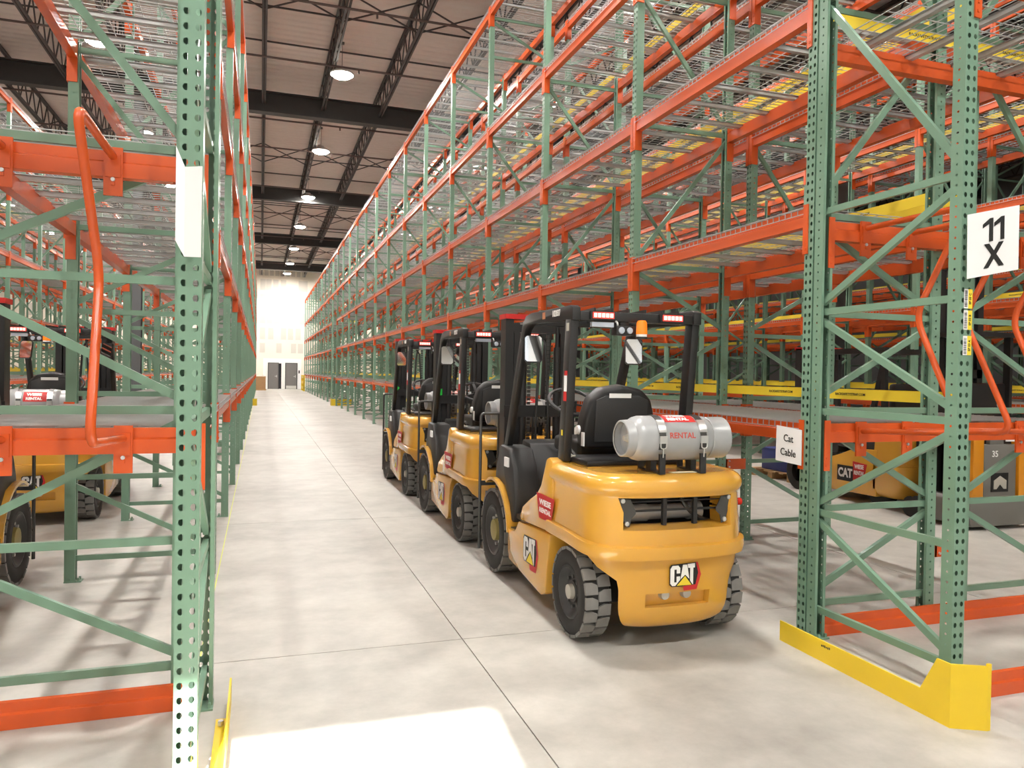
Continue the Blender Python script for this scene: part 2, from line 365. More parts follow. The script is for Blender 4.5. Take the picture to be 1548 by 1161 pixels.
# ================================================================== PALLET RACKS
def post_mesh(holes):
    mb = MB(); hw, dp, lip = PW/2, .07, .018; pit = .0508; n = int(POST_H/pit); H = n*pit
    if holes:
        def cell(cx, z0, w2, hole, tr):
            # ring of quads between the cell border and the hole
            h = pit; k = len(hole); bd = []
            zc = z0+h/2
            for (hx, hz) in hole:
                a = math.atan2(hz, hx); c_, s_ = math.cos(a), math.sin(a)
                sc_ = min(w2/abs(c_) if abs(c_) > 1e-6 else 9, h/2/abs(s_) if abs(s_) > 1e-6 else 9)
                bd.append((c_*sc_, s_*sc_))
            # snap the diagonal points to the corners
            V = [tr(cx+x, zc+z) for x, z in bd]+[tr(cx+x, zc+z) for x, z in hole]
            mb.add(V, [(i, (i+1) % k, k+(i+1) % k, k+i) for i in range(k)])
        def angs(w2): 
            a0 = math.atan2(pit/2, w2); return [0, a0, PI/2, PI-a0, PI, PI+a0, 1.5*PI, 2*PI-a0]
        tear = []
        for a in angs(hw/2):
            z = math.sin(a)*.0125; rx = .0088 if z > -.003 else .0052
            tear.append((math.cos(a)*rx*1.15, z))
        # make the direction of every hole point equal to its border direction
        tear = [(math.hypot(x, z)*math.cos(a), math.hypot(x, z)*math.sin(a)) for (x, z), a in zip(tear, angs(hw/2))]
        sq = [(math.cos(a)*.0062, math.sin(a)*.0062) for a in angs(dp/2)]
        for i in range(n):
            z0 = i*pit
            for cx in (-hw/2, hw/2): cell(cx, z0, hw/2, tear, lambda x, z: (x, 0, z))
            for sx in (-hw, hw): cell(dp/2, z0, dp/2, sq, lambda x, z, sx=sx: (sx, x, z))
    else:
        mb.add([(-hw,dp,0),(-hw,0,0),(hw,0,0),(hw,dp,0),(-hw,dp,H),(-hw,0,H),(hw,0,H),(hw,dp,H)], [(0,1,5,4),(1,2,6,5),(2,3,7,6)])
    for sx in (-1, 1):
        mb.add([(sx*hw,dp,0),(sx*(hw-lip),dp,0),(sx*(hw-lip),dp,H),(sx*hw,dp,H)], [(0,1,2,3)])
        mb.add([(sx*(hw-lip),dp,0),(sx*(hw-lip),dp-.012,0),(sx*(hw-lip),dp-.012,H),(sx*(hw-lip),dp,H)], [(0,1,2,3)])
    mb.box(-.041, .041, -.002, .11, 0, .009)
    for sx in (-1, 1): mb.box(sx*.025-.007, sx*.025+.007, .084, .098, .009, .03)
    return mb.mesh('upright', GREEN)
P_HOLE, P_PLAIN = post_mesh(True), post_mesh(False)

HZ = [.17, .76, 1.37, 1.97, 2.575, 3.85, 5.1, 6.3, 6.88]
def brace_boxes():
    L = []
    for z in HZ: L.append(MB().box(-.0125, .0125, .04, DEP-.04, z-.019, z+.019))
    for i in range(len(HZ)-1):
        a, b = HZ[i]+.055, HZ[i+1]-.055
        q = (a, b) if i % 2 else (b, a)       # at the rear, at the front
        L.append(MB().bar((0, DEP-.045, q[0]), (0, .045, q[1]), .025, .038, (1,0,0)) if False else MB().bar((0, DEP-.045, q[0]), (0, .045, q[1]), .038, .025, (1, 0, 0)))
    return L
BR_MB = brace_boxes()
BR = [b.mesh('brace', GREEN) for b in BR_MB]

BH = .115
BPROF = [(0, -BH), (0, -.052), (.012, -.044), (.012, 0), (.038, 0), (.038, -.03), (.06, -.03), (.06, -BH)]
def beam_mb(L):
    return MB().prism(BPROF, -L/2, L/2, 'x')
LB = BAY-PW-.006
def conn_mb(L, s):
    m = MB(); x = s*(L/2)
    m.box(min(x, x+s*.036), max(x, x+s*.036), -.009, -.001, -.285, .02)
    m.box(min(x-s*.006, x), max(x-s*.006, x), -.009, .06, -.285, .02)
    for z in (-.21, -.255): m.box(x+s*.018-.006, x+s*.018+.006, -.013, -.009, z-.006, z+.006)
    return m
BEAM = beam_mb(LB).mesh('beam', ORANGE)
CONN = [conn_mb(LB, s).mesh('beam_connector', ORANGE) for s in (-1, 1)]
bj = beam_mb(LB); [bj.xf(conn_mb(LB, s), Matrix.Identity(4)) for s in (-1, 1)]
BEAM_J = bj.mesh('beam', ORANGE)

DW = LB/2-.006
def deck_parts(dw, dep):
    wires = MB(); r_ = .0023; x0 = -dw/2; nx = int(dw/.058); ny = 9
    for i in range(nx+1):
        x = x0+dw*i/nx
        wires.wire((x, -.006, 0), (x, dep+.006, 0), r_)
        for y in (-.006, dep+.006): wires.wire((x, y, .003), (x, y, -.042), r_)
    for j in range(ny+1): wires.wire((x0, dep*j/ny, -.005), (x0+dw, dep*j/ny, -.005), r_)
    for y in (-.009, dep+.009):
        for z in (-.042, -.002): wires.wire((x0, y, z), (x0+dw, y, z), r_)
    ch = []
    for k in range(3):
        x = x0+dw*(k+.5)/3
        ch.append(MB().add([(x-.03,.014,-.012),(x-.018,.014,-.012),(x-.018,.014,-.04),(x+.018,.014,-.04),(x+.018,.014,-.012),(x+.03,.014,-.012)]+
                           [(x-.03,dep-.014,-.012),(x-.018,dep-.014,-.012),(x-.018,dep-.014,-.04),(x+.018,dep-.014,-.04),(x+.018,dep-.014,-.012),(x+.03,dep-.014,-.012)],
                           [(i, i+1, i+7, i+6) for i in range(5)]))
    return wires, ch
wires_mb, ch_mb = deck_parts(DW, DEP)
DECK = wires_mb.mesh('wire_deck', ZINC); CHAN = [c.mesh('support_channel', ZINC) for c in ch_mb]
dj = MB(); dj.xf(wires_mb, Matrix.Identity(4)); [dj.xf(c, Matrix.Identity(4)) for c in ch_mb]
DECK_J = dj.mesh('wire_deck', ZINC)
d2j = MB()
for s in (-1, 1): d2j.xf(dj, Matrix.Translation((s*(DW/2+.006), 0, 0)))
DECK_2 = d2j.mesh('wire_deck', ZINC)
STRAPM = MB().box(-BAY/2, BAY/2, 0, .003, 0, .075).mesh('safety_strap', STRAP)
stxt = MB()
for q in (-.37, .43): stxt.xf(text_mb('RACKSAFETYSTRAP.COM', .027, bold=.0004, ex=.0006), Matrix.Translation((q, 0, 0)))
STXT = stxt.mesh('strap_lettering', BLK)

def rack_row(label, xf, s, k0, k1, near=4, holes=6, indiv=16, straps=True, fine=True, gap=None, group=None):
    """xf: plane of the aisle face, s: +1 the row lies to the right of it"""
    t = thing('pallet_rack', label, 'rack', (xf, Y0, 0), 0, group); th = -s*PI/2
    far_br = MB()
    for k in range(k0, k1+1):
        y = k*BAY
        link('upright', P_HOLE if k <= holes else P_PLAIN, t, (0, y, 0), th)
        link('upright', P_HOLE if k <= min(holes, 3) else P_PLAIN, t, (s*DEP, y, 0), th+PI)
        if k-k0 <= indiv:
            for b in BR: link('brace', b, t, (0, y, 0), th)
        else:
            M = Matrix.Translation((0, y, 0)) @ Matrix.Rotation(th, 4, 'Z')
            for b in BR_MB: far_br.xf(b, M)
    if far_br.v: far_br.build('far_bracing', GREEN, t)['kind'] = 'stuff'
    for k in range(k0, k1):
        y = (k+.5)*BAY
        for li, z in enumerate(LV):
            if gap and k == gap and li < 3: continue
            for yy, rot in ((0, th), (s*DEP, th+PI)):
                if k < near and fine:
                    b = link('beam', BEAM, t, (yy, y, z), rot)
                    for c in CONN: link('beam_connector', c, b)
                else: link('beam', BEAM_J, t, (yy, y, z), rot)
            if fine:
                for dd in (-1, 1):
                    loc = (0, y+dd*(DW/2+.006), z+.006)
                    if k < near:
                        dk = link('wire_deck', DECK, t, loc, th)
                        for c in CHAN: link('support_channel', c, dk)
                    else: link('wire_deck', DECK_J, t, loc, th)
            else: link('wire_deck', DECK_2, t, (0, y, z+.006), th)
            if straps and li < 4:
                st = link('safety_strap', STRAPM, t, (s*(DEP+.004), y, z+.125), th)
                if k < 2: link('strap_lettering', STXT, st, (0, -.0008, .038))
    return t

rack_row('tall green and orange rack row running along the aisle behind the parked forklifts', XR, 1, 0, 24, near=3, gap=13)
rack_row('tall rack row standing back to back with the one behind the parked forklifts', 5.45, -1, 0, 24, near=2, holes=3)
rack_row('single tall rack row on the side of the aisle opposite the forklifts', XL, -1, 0, 23, near=3, straps=False, gap=13)
rack_row('rack row beyond the electric forklift, facing its aisle', 8.95, 1, 0, 24, near=0, holes=0, indiv=6, fine=False)
rack_row('rack row backing onto the one beyond the electric forklift', 11.37, -1, 0, 24, near=0, holes=0, indiv=6, fine=False)
rack_row('rack row on the next aisle past the electric forklift rows', 14.9, 1, 0, 20, near=0, holes=0, indiv=6, fine=False)
rack_row('rack row backing onto the one on the next aisle past the electric forklift', 17.2, -1, 0, 20, near=0, holes=0, indiv=4, fine=False)
rack_row('rack row across the aisle behind the single tall rack row', -4.9, -1, 0, 23, near=0, holes=0, indiv=6, fine=False)
rack_row('rack row backing onto the one across the aisle behind the single row', -7.2, 1, 0, 23, near=0, holes=0, indiv=4, fine=False)
rack_row('outermost rack row near the side wall past two aisles', -10.8, -1, 0, 23, near=0, holes=0, indiv=2, fine=False)

# ---- cross racks at the aisle ends (frames parallel to the aisle, beams across it)
YC = 2.783; YB = YC+DEP
BRK = MB().box(-.038, .038, -.012, 0, -.20, .012).box(-.03, .03, -.02, -.012, -.12, -.02).box(-.008, .008, -.019, -.012, -.155, -.14).mesh('bracket', ORANGE)
BOLT = MB().lathe([(0, .009), (-.008, .009), (-.008, 0)], (0, -.012, -.13), 'y', 8).mesh('bolt', STEEL)
def arc_path(pts, rad, n=5):
    P = [Vector(p) for p in pts]; out = [P[0]]
    for i in range(1, len(P)-1):
        a, b = (P[i-1]-P[i]), (P[i+1]-P[i]); rr = min(rad, a.length*.45, b.length*.45)
        A, B = P[i]+a.normalized()*rr, P[i]+b.normalized()*rr
        for j in range(n+1):
            u = j/n; out.append(A*(1-u)**2+P[i]*2*u*(1-u)+B*u*u)
    return out+[P[-1]]
def cross_rack(label, x0, s, gl):
    t = thing('cross_rack', label, 'rack', (x0, YC, 0)); XB = BAY
    for k in range(2):
        x = s*k*XB
        link('upright', P_HOLE, t, (x, 0, 0)); link('upright', P_HOLE, t, (x, DEP, 0), PI)
        for b in BR: link('brace', b, t, (x, 0, 0))
        if k == 1: continue
        xm = x+s*XB/2
        for z, rear_only in ((.115, False), (1.295, True), (2.52, True), (3.60, False), (4.9, False), (7.02, False)):
            for yy, rot in ((0, 0), (DEP, PI)):
                if rear_only and yy == 0: continue
                if z < .2 and yy == 0 and s < 0: continue
                zc = z
                if yy and z < 3: yy, rot = DEP-.066, 0
                b = link('beam', BEAM, t, (xm, yy, zc), rot)
                if z > .2:
                    for c in CONN: link('beam_connector', c, b)
            if z > 3:
                for dd in (-1, 1):
                    dk = link('wire_deck', DECK, t, (xm+dd*(DW/2+.006), 0, z+.006))
                    for c in CHAN: link('support_channel', c, dk)
                st = link('safety_strap', STRAPM, t, (xm, DEP+.004, z+.13)); link('strap_lettering', STXT, st, (0, -.0008, .038))
    return t
cl = cross_rack('green rack end across the aisle head opposite the forklifts, orange beams and divider hoops', -.231, -1, -.19)
crk = cross_rack('green rack end across the aisle head carrying the 11 X sign', 3.228, 1, 3.19)
def divider(parent, xw, xl, n_):
    x = xw-parent.location.x; x2 = xl-parent.location.x
    pts = [(x, DEP-.075, 2.49), (x, .24, 2.485), (x, .225, 2.44), (x+(x2-x)*.4, .56, 1.93), (x2, .235, 1.40), (x2, .24, 1.29), (x2, DEP-.075, 1.25)]
    tb = MB().tube(arc_path([pts[0], pts[1], pts[3], pts[5], pts[6]], .10, 6), .0175, 10)
    dv = tb.build('divider_hoop', ORANGE, parent)
    for xx, zz in ((x, 2.52), (x2, 1.295)):
        b = link('bracket', BRK, dv, (xx, DEP-.067, zz)); 
        # bolt kept inside the bracket level: drawn as part of the hoop
        link('bolt', BOLT, dv, (xx, DEP-.067, zz))
for xw, xl in ((-.625, -.575), (-1.045, -1.04), (-1.6, -1.6)): divider(cl, xw, xl, 0)
for xw in (3.505, 3.865, 4.235, 4.83): divider(crk, xw, xw, 0)

# row spacers between the back-to-back rows: two orange plates near the floor
for (x, y, z) in ((4.212, Y0, .46), (4.212, Y0+BAY, .74)):
    o = MB().box(0, .215, -.045, -.04, -.05, .05).box(.0, .01, -.045, .03, -.05, .05).build('row_spacer', ORANGE); o.location = (x, y, z)
    for zz in (-.025, .03): link('bolt', MB().lathe([(0, .008), (-.01, .008), (-.01, 0)], (.03, -.045, zz), 'y', 8).mesh('bolt', STEEL), o)
    tag(o, 'orange bolted row spacer plate between back-to-back racks near the '+('11 X rack end' if y == Y0 else 'forklift tail lamp'), 'spacer')

# ---- yellow end guards
def end_guard(label, s, xw, y0, y1, name='end_guard'):
    """s=+1: the rack is to the right of the plate"""
    t = thing(name, label, 'guard', (xw, 0, 0))
    th_ = .008
    poly = [(y1, 0), (y1, .118), (y0+.165, .118), (y0+.075, .29), (y0, .29), (y0, 0)]
    m = MB(); m.prism(poly, 0, s*th_, 'x')
    m.build('side_plate', GUARDY, t)
    c = MB(); ya, yb, xa = y0, y0-.07, s*.14
    c.add([(0, ya, 0), (xa, yb, 0), (xa, yb, .292), (0, ya, .29), (s*th_, ya+.006, 0), (xa, yb+th_, 0), (xa, yb+th_, .292), (s*th_, ya+.006, .29)],
          [(0,1,2,3),(7,6,5,4),(0,4,5,1),(1,5,6,2),(2,6,7,3),(3,7,4,0)])
    c.build('corner_plate', GUARDY, t)
    MB().box(min(xa, xa+s*.02), max(xa, xa+s*.02), yb, yb+.012, 0, .30).build('end_lip', GUARDY, t)
    fl_ = MB().box(min(s*th_, s*.058), max(s*th_, s*.058), y0+.3, y1-.18, 0, .008).build('floor_flange', GUARDY, t)
    for yy in (y0+.45, y1-.25): link('anchor_bolt', MB().lathe([(.008, .012), (.03, .012), (.03, 0)], axis='z', n=8).mesh('anchor_bolt', STEEL), fl_, (s*.035, yy, 0))
    return t
g1 = end_guard('low yellow steel end guard at the foot of the 11 X rack end', 1, 2.966, 2.588, 3.765)
mk = MB()
for i in range(6): mk.box(-.0006, 0, 3.345+i*.012, 3.353+i*.012, .086-.002*(i % 2), .098-.002*(i % 3))
mk.build('maker_mark', BLK, g1)
end_guard('low yellow steel end guard at the foot of the divider hoop rack end', -1, -.112, 2.4, 3.76)
for x, sgn, lb in ((3.02, 1, 'yellow end guard far down the rack row behind the forklifts'), (-.13, -1, 'yellow end guard far down the single rack row')):
    t = thing('end_guard', lb, 'guard', (x, Y0+13*BAY+.2, 0))
    MB().box(min(0, sgn*.01), max(0, sgn*.01), 0, .5, 0, .32).box(min(0, sgn*.9), max(0, sgn*.9), 0, .01, 0, .30).build('guard_plate', GUARDY, t)
t = thing('guard_rail', 'yellow guard rail at the distant end of the rack row behind the forklifts', 'guard', (3.05, Y0+23.2*BAY, 0))
for z in (.25, .65, 1.05): MB().box(0, .05, 0, 3.4, z-.1, z+.1).build('rail', GUARDY, t)
for y in (0, 1.7, 3.35): MB().box(0, .1, y, y+.1, 0, 1.2).build('rail_post', GUARDY, t)

# ---- signs and labels
def sheet(name, label, corners, th_=.004, m=WHITE, flap=None):
    """corners: TL TR BR BL in the world"""
    P = [Vector(p) for p in corners]; n_ = (P[1]-P[0]).cross(P[3]-P[0]).normalized()
    t = thing(name, label, 'sign', P[3])
    o = MB(); o.add([p-P[3] for p in P]+[p-P[3]+n_*th_ for p in P], [(0,1,2,3),(7,6,5,4),(0,4,5,1),(1,5,6,2),(2,6,7,3),(3,7,4,0)])
    o.build('sheet', m, t)
    return t, P, n_
def sign_text(t, P, n_, lines, m=BLK, front=-1, off=.0022, sub='lettering'):
    ex = ((P[1]-P[0])+(P[2]-P[3]))/2; ez = ((P[0]-P[3])+(P[1]-P[2]))/2; W = ex.length; Hh = ez.length
    ex.normalize(); ez.normalize(); ny = ex.cross(ez)            # ex, -ny facing viewer
    for (s_, u, v_, size, bold, sx) in lines:
        q = (P[3]-P[3])+(P[1]-P[0]).normalized()*0
        c = P[3]+(P[2]-P[3])*u; c = c+((P[0]+(P[1]-P[0])*u)-c)*v_
        c = c-P[3]+ny*off
        M = Matrix.Translation(c) @ Matrix(((ex.x, -ny.x, ez.x, 0), (ex.y, -ny.y, ez.y, 0), (ex.z, -ny.z, ez.z, 0), (0, 0, 0, 1)))
        mb = MB(); mb.xf(text_mb(s_, size, bold=bold, sx=sx, ex=.0006), M); mb.build(sub, m, t)
t, P, n_ = sheet('aisle_sign', 'white aisle sign reading 11 X, tilted, on the rack end upright',
                 [(3.184, 2.745, 2.358), (3.488, 2.725, 2.426), (3.490, 2.725, 2.114), (3.190, 2.745, 2.053)])
sign_text(t, P, n_, [('1', .38, .70, .155, .003, 1.25), ('1', .60, .70, .155, .003, 1.25), ('X', .5, .28, .155, .005, .95)])
t, P, n_ = sheet('aisle_sign', 'blank folded white sign on the rack end upright with the divider hoops',
                 [(-.246, 2.745, 2.236), (-.192, 2.715, 2.236), (-.194, 2.715, 1.935), (-.246, 2.745, 1.938)])
k = MB(); k.add([(-.028, .0, .365), (0, 0, .298), (0, 0, 0), (-.028, .0, .052)], [(0,1,2,3)]); k.add([(-.028, .004, .365), (0, .004, .298), (0, .004, 0), (-.028, .004, .052)], [(3,2,1,0)])
k.build('folded_edge', WHITE, t)
t, P, n_ = sheet('shelf_sign', 'small white paper sign reading Cat Cable on the rack beam', [(3.172, 4.10, 1.262), (3.172, 3.862, 1.248), (3.172, 3.862, 1.028), (3.172, 4.105, 1.036)])
sign_text(t, P, n_, [('Cat', .5, .68, .064, .0005, 1), ('Cable', .5, .28, .064, .0005, 1)])
for i, (ch_, z0, z1) in enumerate((('C', 1.918, 2.011), ('B', 1.815, 1.908), ('A', 1.692, 1.785))):
    t = thing('location_label', 'white and yellow barcode location label SP 03 %s on the 11 X upright' % ch_, 'label', (3.213, YC-.0015, z0))
    MB().box(0, .026, -.0012, 0, 0, z1-z0).build('barcode_field', WHITE, t)
    MB().box(.026, .053, -.0012, 0, 0, z1-z0).build('text_field', YLAB, t)
    bc = MB(); z = .006
    while z < z1-z0-.008:
        h = random.choice((.001, .002, .003)); bc.box(.004, .021, -.0018, -.0012, z, z+h); z += h+random.choice((.0015, .003))
    bc.build('barcode', BLK, t)
    placed(text_mb('SP 03 '+ch_, .017, bold=.0004, ex=.0004), (.0395, -.0016, (z1-z0)/2), 0, 0, -PI/2).build('lettering', BLK, t)

# ================================================================== FORKLIFTS
def logo_mb(sz):
    """badge drawn in the XZ plane facing -Y, sz = height of the letters; returns (name, mesh, material) list"""
    u = sz; out = []
    def flat(polys, y, th=.0008):
        m = MB()
        for p in polys: m.prism([(a*u, b*u) for a, b in p], y-th, y, 'y')
        return m
    out.append(('red_hexagon', flat([[(-.05,-.75), (.62,-.72), (.84,-.05), (.66,.52), (.45,.52), (.3,0), (-.1,-.5)]], -.0004), REDP))
    out.append(('black_hexagon', flat([[(-.80,.36), (-.72,.46), (.56,.52), (.68,.05), (.55,-.5), (-.12,-.54), (-.68,-.54), (-.8,-.45)]], -.0012), BLK))
    Cc = [[(-.76,.28), (-.66,.42), (-.36,.42), (-.26,.30), (-.26,-.0+.0), (-.26,.06), (-.44,.06), (-.44,.22), (-.56,.22), (-.56,-.32), (-.44,-.32), (-.44,-.08), (-.26,-.08), (-.26,-.24), (-.5,-.5), (-.66,-.5), (-.76,-.38)]]
    Cc = [[(-.76,.28), (-.66,.42), (-.36,.42), (-.26,.30), (-.26,.06), (-.44,.06), (-.44,.24), (-.56,.24), (-.56,-.34), (-.44,-.34), (-.44,-.08), (-.26,-.08), (-.26,-.24), (-.5,-.5), (-.66,-.5), (-.76,-.38)]]
    A = [[(-.24,-.22), (-.12,.44), (.10,.44), (.22,-.22), (0,-.02)]]
    T = [[(.12,.46), (.50,.48), (.50,.28), (.42,.28), (.42,-.5), (.36,-.44), (.26,-.30), (.26,.28), (.16,.28)]]
    out.append(('logo_letters', flat(Cc+A+T, -.0022), WPAINT))
    out.append(('logo_triangle', flat([[(-.42,-.5), (0,-.08), (.34,-.5)]], -.0022), YLAB))
    return out
def add_logo(parent, sz, loc, rz, rx=0, wide=1.):
    base = None
    for nm, mb, m in logo_mb(sz):
        M = Matrix.Translation(loc) @ Matrix.Rotation(rz, 4, 'Z') @ Matrix.Rotation(rx, 4, 'X') @ Matrix.Scale(wide, 4, (1, 0, 0))
        q = MB(); q.xf(mb, M)
        o = q.build('brand_logo' if base is None and nm == 'red_hexagon' else nm, m, base or parent)
        if base is None: base = o
def wiese_sticker(parent, loc, rz, wd=.13, hh=.15, skew=0.):
    M = Matrix.Translation(loc) @ Matrix.Rotation(rz, 4, 'Z')
    b = MB(); b.prism([(-.34*wd, -.5*hh), (.34*wd, -.5*hh), (.5*wd, .5*hh), (-.5*wd, .5*hh)], -.0008, 0, 'y')
    o = MB().xf(b, M).build('rental_sticker', REDP, parent)
    tx = MB(); tx.xf(text_mb('WIESE', .32*hh, bold=.0016, sx=.62*wd/(.85*hh)), Matrix.Translation((0, -.0012, .17*hh)))
    tx.xf(text_mb('RENTAL', .27*hh, bold=.0014, sx=.56*wd/(.85*hh)), Matrix.Translation((0, -.0012, -.16*hh)))
    MB().xf(tx, M).build('sticker_lettering', WPAINT, o)

def wheel(parent, c, R, W, side, front):
    """side -1: outer face towards -x"""
    x0 = c[0]-W/2
    t = MB().lathe([(.012, R*.60), (.0, R*.66), (.0, R*.86), (.014, R*.95), (W-.014, R*.95), (W, R*.86), (W, R*.66), (W-.012, R*.60), (W/2, R*.58), (.012, R*.60)], (x0, c[1], c[2]), 'x', 36)
    tyre = t.build('tyre', RUBBER, parent)
    n = 20; lg = MB()
    for i in range(n):
        for h in (0, 1):
            a = 2*PI*(i+.5*h)/n; da = 2*PI/n*.41; q = 2*PI/n*.22
            xa, xb_ = (x0+.004, x0+W*.49) if h == 0 else (x0+W*.51, x0+W-.004)
            pts = []
            # six-sided chevron lug
            xs = [xa, xa+(xb_-xa)*.55, xb_, xb_, xa+(xb_-xa)*.45, xa] if h == 0 else [xa, xa+(xb_-xa)*.45, xb_, xb_, xa+(xb_-xa)*.55, xa]
            an = [a-da, a-da, a-da+q*.9, a+da+q*.0, a+da, a+da] if h == 0 else [a-da+q*.9, a-da, a-da, a+da, a+da, a+da]
            for rr in (R*.93, R):
                for x, aa in zip(xs, an): pts.append((x, c[1]+rr*math.cos(aa), c[2]+rr*math.sin(aa)))
            lg.add(pts, [(6,7,8,9,10,11)]+[(k, (k+1) % 6, 6+(k+1) % 6, 6+k) for k in range(6)])
    lg.build('tread', TREAD, tyre)['kind'] = 'stuff'
    s = side; xo = c[0]+s*W/2; xi = c[0]-s*W/2
    prof = [(xi, R*.60), (xo-s*.008, R*.60), (xo-s*.004, R*.55), (xo-s*.02, R*.50), (xo-s*.045, R*.42), (xo-s*.05, R*.26), (xo-s*.03, R*.24), (xo-s*.03, 0)]
    rm = MB().lathe([(a, b) for a, b in prof], (0, c[1], c[2]), 'x', 28); rm.build('rim', RIM, tyre)
    hb = MB()
    if front:
        hb.lathe([(xo-s*.05, R*.27), (xo-s*.012, R*.25), (xo-s*.006, R*.18), (xo-s*.004, 0)], (0, c[1], c[2]), 'x', 16)
        hb.build('hub', HUBY, tyre)
    else:
        hb.lathe([(xo-s*.03, R*.17), (xo-s*.004, R*.16), (xo, R*.12), (xo, 0)], (0, c[1], c[2]), 'x', 16)
        hb.build('hub', HUB, tyre)
    nb = MB()
    for i in range(8):
        a = 2*PI*i/8; nb.lathe([(xo-s*.05, .012), (xo-s*.03, .012), (xo-s*.03, 0)], (0, c[1]+R*.34*math.cos(a), c[2]+R*.34*math.sin(a)), 'x', 6)
    nb.build('lug_nuts', STEEL if front else DSTEEL, tyre)['kind'] = 'stuff'

HWB, YR, YS0 = .52, -.43, -.08
def outline(inset, y_front, cols):
    """plan outline of the counterweight: list of (x,y) from the left front corner round the rear to the right front"""
    hw = HWB-inset; b = (YS0-YR)-inset; n = 3.0; pts = []
    for c in cols:
        if c[0] == 's': pts.append((c[1]*hw, y_front+(YS0-y_front)*c[2]))
        else:
            a = c[2]; pts.append((c[1]*hw*max(0, math.cos(a))**(2/n), YS0-b*math.sin(a)**(2/n)))
    return pts
def x2a(x): return math.acos((abs(x)/HWB)**1.5)
A1 = x2a(.36)
corner = [A1*i/9 for i in range(1, 9)]
mid = [A1+(PI/2-A1)*i/4 for i in range(0, 4)]
COLS = [('s', -1, u) for u in (0, .4, .75, 1)]+[('c', -1, a) for a in corner+mid]+[('c', 1, PI/2)]+[('c', 1, a) for a in reversed(corner+mid)]+[('s', 1, u) for u in (1, .75, .4, 0)]
IL = COLS.index(('c', -1, mid[0])); IR = len(COLS)-1-IL
def loft(mb, rows_, cols=None, skip=None):
    n = len(rows_[0]); base = len(mb.v)
    V = [p for rw in rows_ for p in rw]; Fc = []
    for i in range(len(rows_)-1):
        for j in range(n-1):
            if skip and skip(i, j): continue
            Fc.append((i*n+j, i*n+j+1, (i+1)*n+j+1, (i+1)*n+j))
    mb.add(V, Fc, True)
def counterweight(parent):
    UP = [(.560, .02), (.564, -.014), (.60, -.020), (.634, -.016), (.642, .010), (.70, .014), (.80, .018), (.880, .022), (.892, .020), (.906, .006), (.925, -.001), (.950, -.001), (.972, .006), (.990, .020), (1.003, .042), (1.010, .075)]
    rows_ = [[(x, y, z) for x, y in outline(ins, .34, COLS)] for z, ins in UP]
    # the belt ridge dips a little towards the rear centre
    for i, rw in enumerate(rows_):
        if i < 5: rows_[i] = [(x, y, z-.028*max(0, min(1, (.1-y)/.45))**1.5) for x, y, z in rw]
    i0, i1 = 5, 7
    x_, y_, z_ = rows_[7][IL]; rows_[7][IL] = (x_-.03, y_+.012, z_); x_, y_, z_ = rows_[7][IR]; rows_[7][IR] = (x_+.012, y_+.005, z_)
    mb = MB(); loft(mb, rows_, skip=lambda i, j: i0 <= i < i1 and IL <= j < IR)
    top = rows_[-1]; mb.add(top+[(0, .34, 1.014)], [(j, j+1, len(top)) for j in range(len(top)-1)], True)
    # jambs of the grille opening
    L = [rows_[i][IL] for i in range(i0, i1+1)]; Rr = [rows_[i][IR] for i in range(i0, i1+1)]
    for q, sx in ((L, .05), (Rr, -.05)):
        for a, b in zip(q[:-1], q[1:]): mb.add([a, b, (b[0]+sx, b[1]+.14, b[2]-.004), (a[0]+sx, a[1]+.14, a[2]+.012)], [(0,1,2,3)])
    for ri, dz in ((i0, .012), (i1, -.004)):
        rw = rows_[ri][IL:IR+1]; k = len(rw)
        inn = [(x*.86, y+.14, z+dz) for x, y, z in rw]
        mb.add(rw+inn, [(j, j+1, k+j+1, k+j) for j in range(k-1)])
    cw = mb.build('counterweight', YEL, parent)
    # lower block behind the rear wheels, with its recess
    LO = [(.562, .020, 1), (.50, .024, 1), (.44, .028, 1), (.36, .034, 1), (.335, .036, 1), (.255, .044, 1), (.215, .050, .985), (.175, .060, .95), (.148, .075, .90), (.128, .098, .83), (.117, .13, .73)]
    rows2 = []
    for z, ins, xsc in LO:
        yc = -.40+.24*max(0, (z-.33)/.235)**2
        yc = max(yc, YR+ins+.05)
        o = outline(ins, .34, COLS)
        # resample between the two crossings of y = yc
        half = []
        for x, y in o[:len(o)//2+1]:
            if y <= yc: half.append((x, y))
        i = next(k for k, p in enumerate(o) if p[1] <= yc); p, q = o[i-1], o[i]; u = (yc-p[1])/(q[1]-p[1]+1e-9)
        st = (p[0]+(q[0]-p[0])*u, yc)
        pl = [st]+half; ds = [0]
        for a, b in zip(pl[:-1], pl[1:]): ds.append(ds[-1]+math.hypot(b[0]-a[0], b[1]-a[1]))
        N = 14; res = []
        xs_t = .165
        for k in range(N+1):
            t = ds[-1]*k/N
            m_ = max(i for i in range(len(ds)) if ds[i] <= t+1e-9); m_ = min(m_, len(ds)-2)
            u = (t-ds[m_])/(ds[m_+1]-ds[m_]+1e-9); res.append((pl[m_][0]+(pl[m_+1][0]-pl[m_][0])*u, pl[m_][1]+(pl[m_+1][1]-pl[m_][1])*u))
        res = [(x*xsc, y) for x, y in res]; full = res+[(-x, y) for x, y in reversed(res[:-1])]
        rows2.append([(x, y, z-.028*max(0, min(1, (.1-y)/.45))**1.5*(1 if z > .4 else 0)) for x, y in full])
    n2 = len(rows2[0]); js = min(range(n2), key=lambda j: abs(rows2[4][j][0]+.20)); je = n2-1-js
    lb = MB(); loft(lb, rows2, skip=lambda i, j: 4 <= i < 5 and js <= j < je)
    for rw, rw2 in zip(rows2[:-1], rows2[1:]): lb.add([rw[0], rw[-1], rw2[-1], rw2[0]], [(0,1,2,3)])
    lb.add([p for p in rows2[-1]], [tuple(range(n2))])
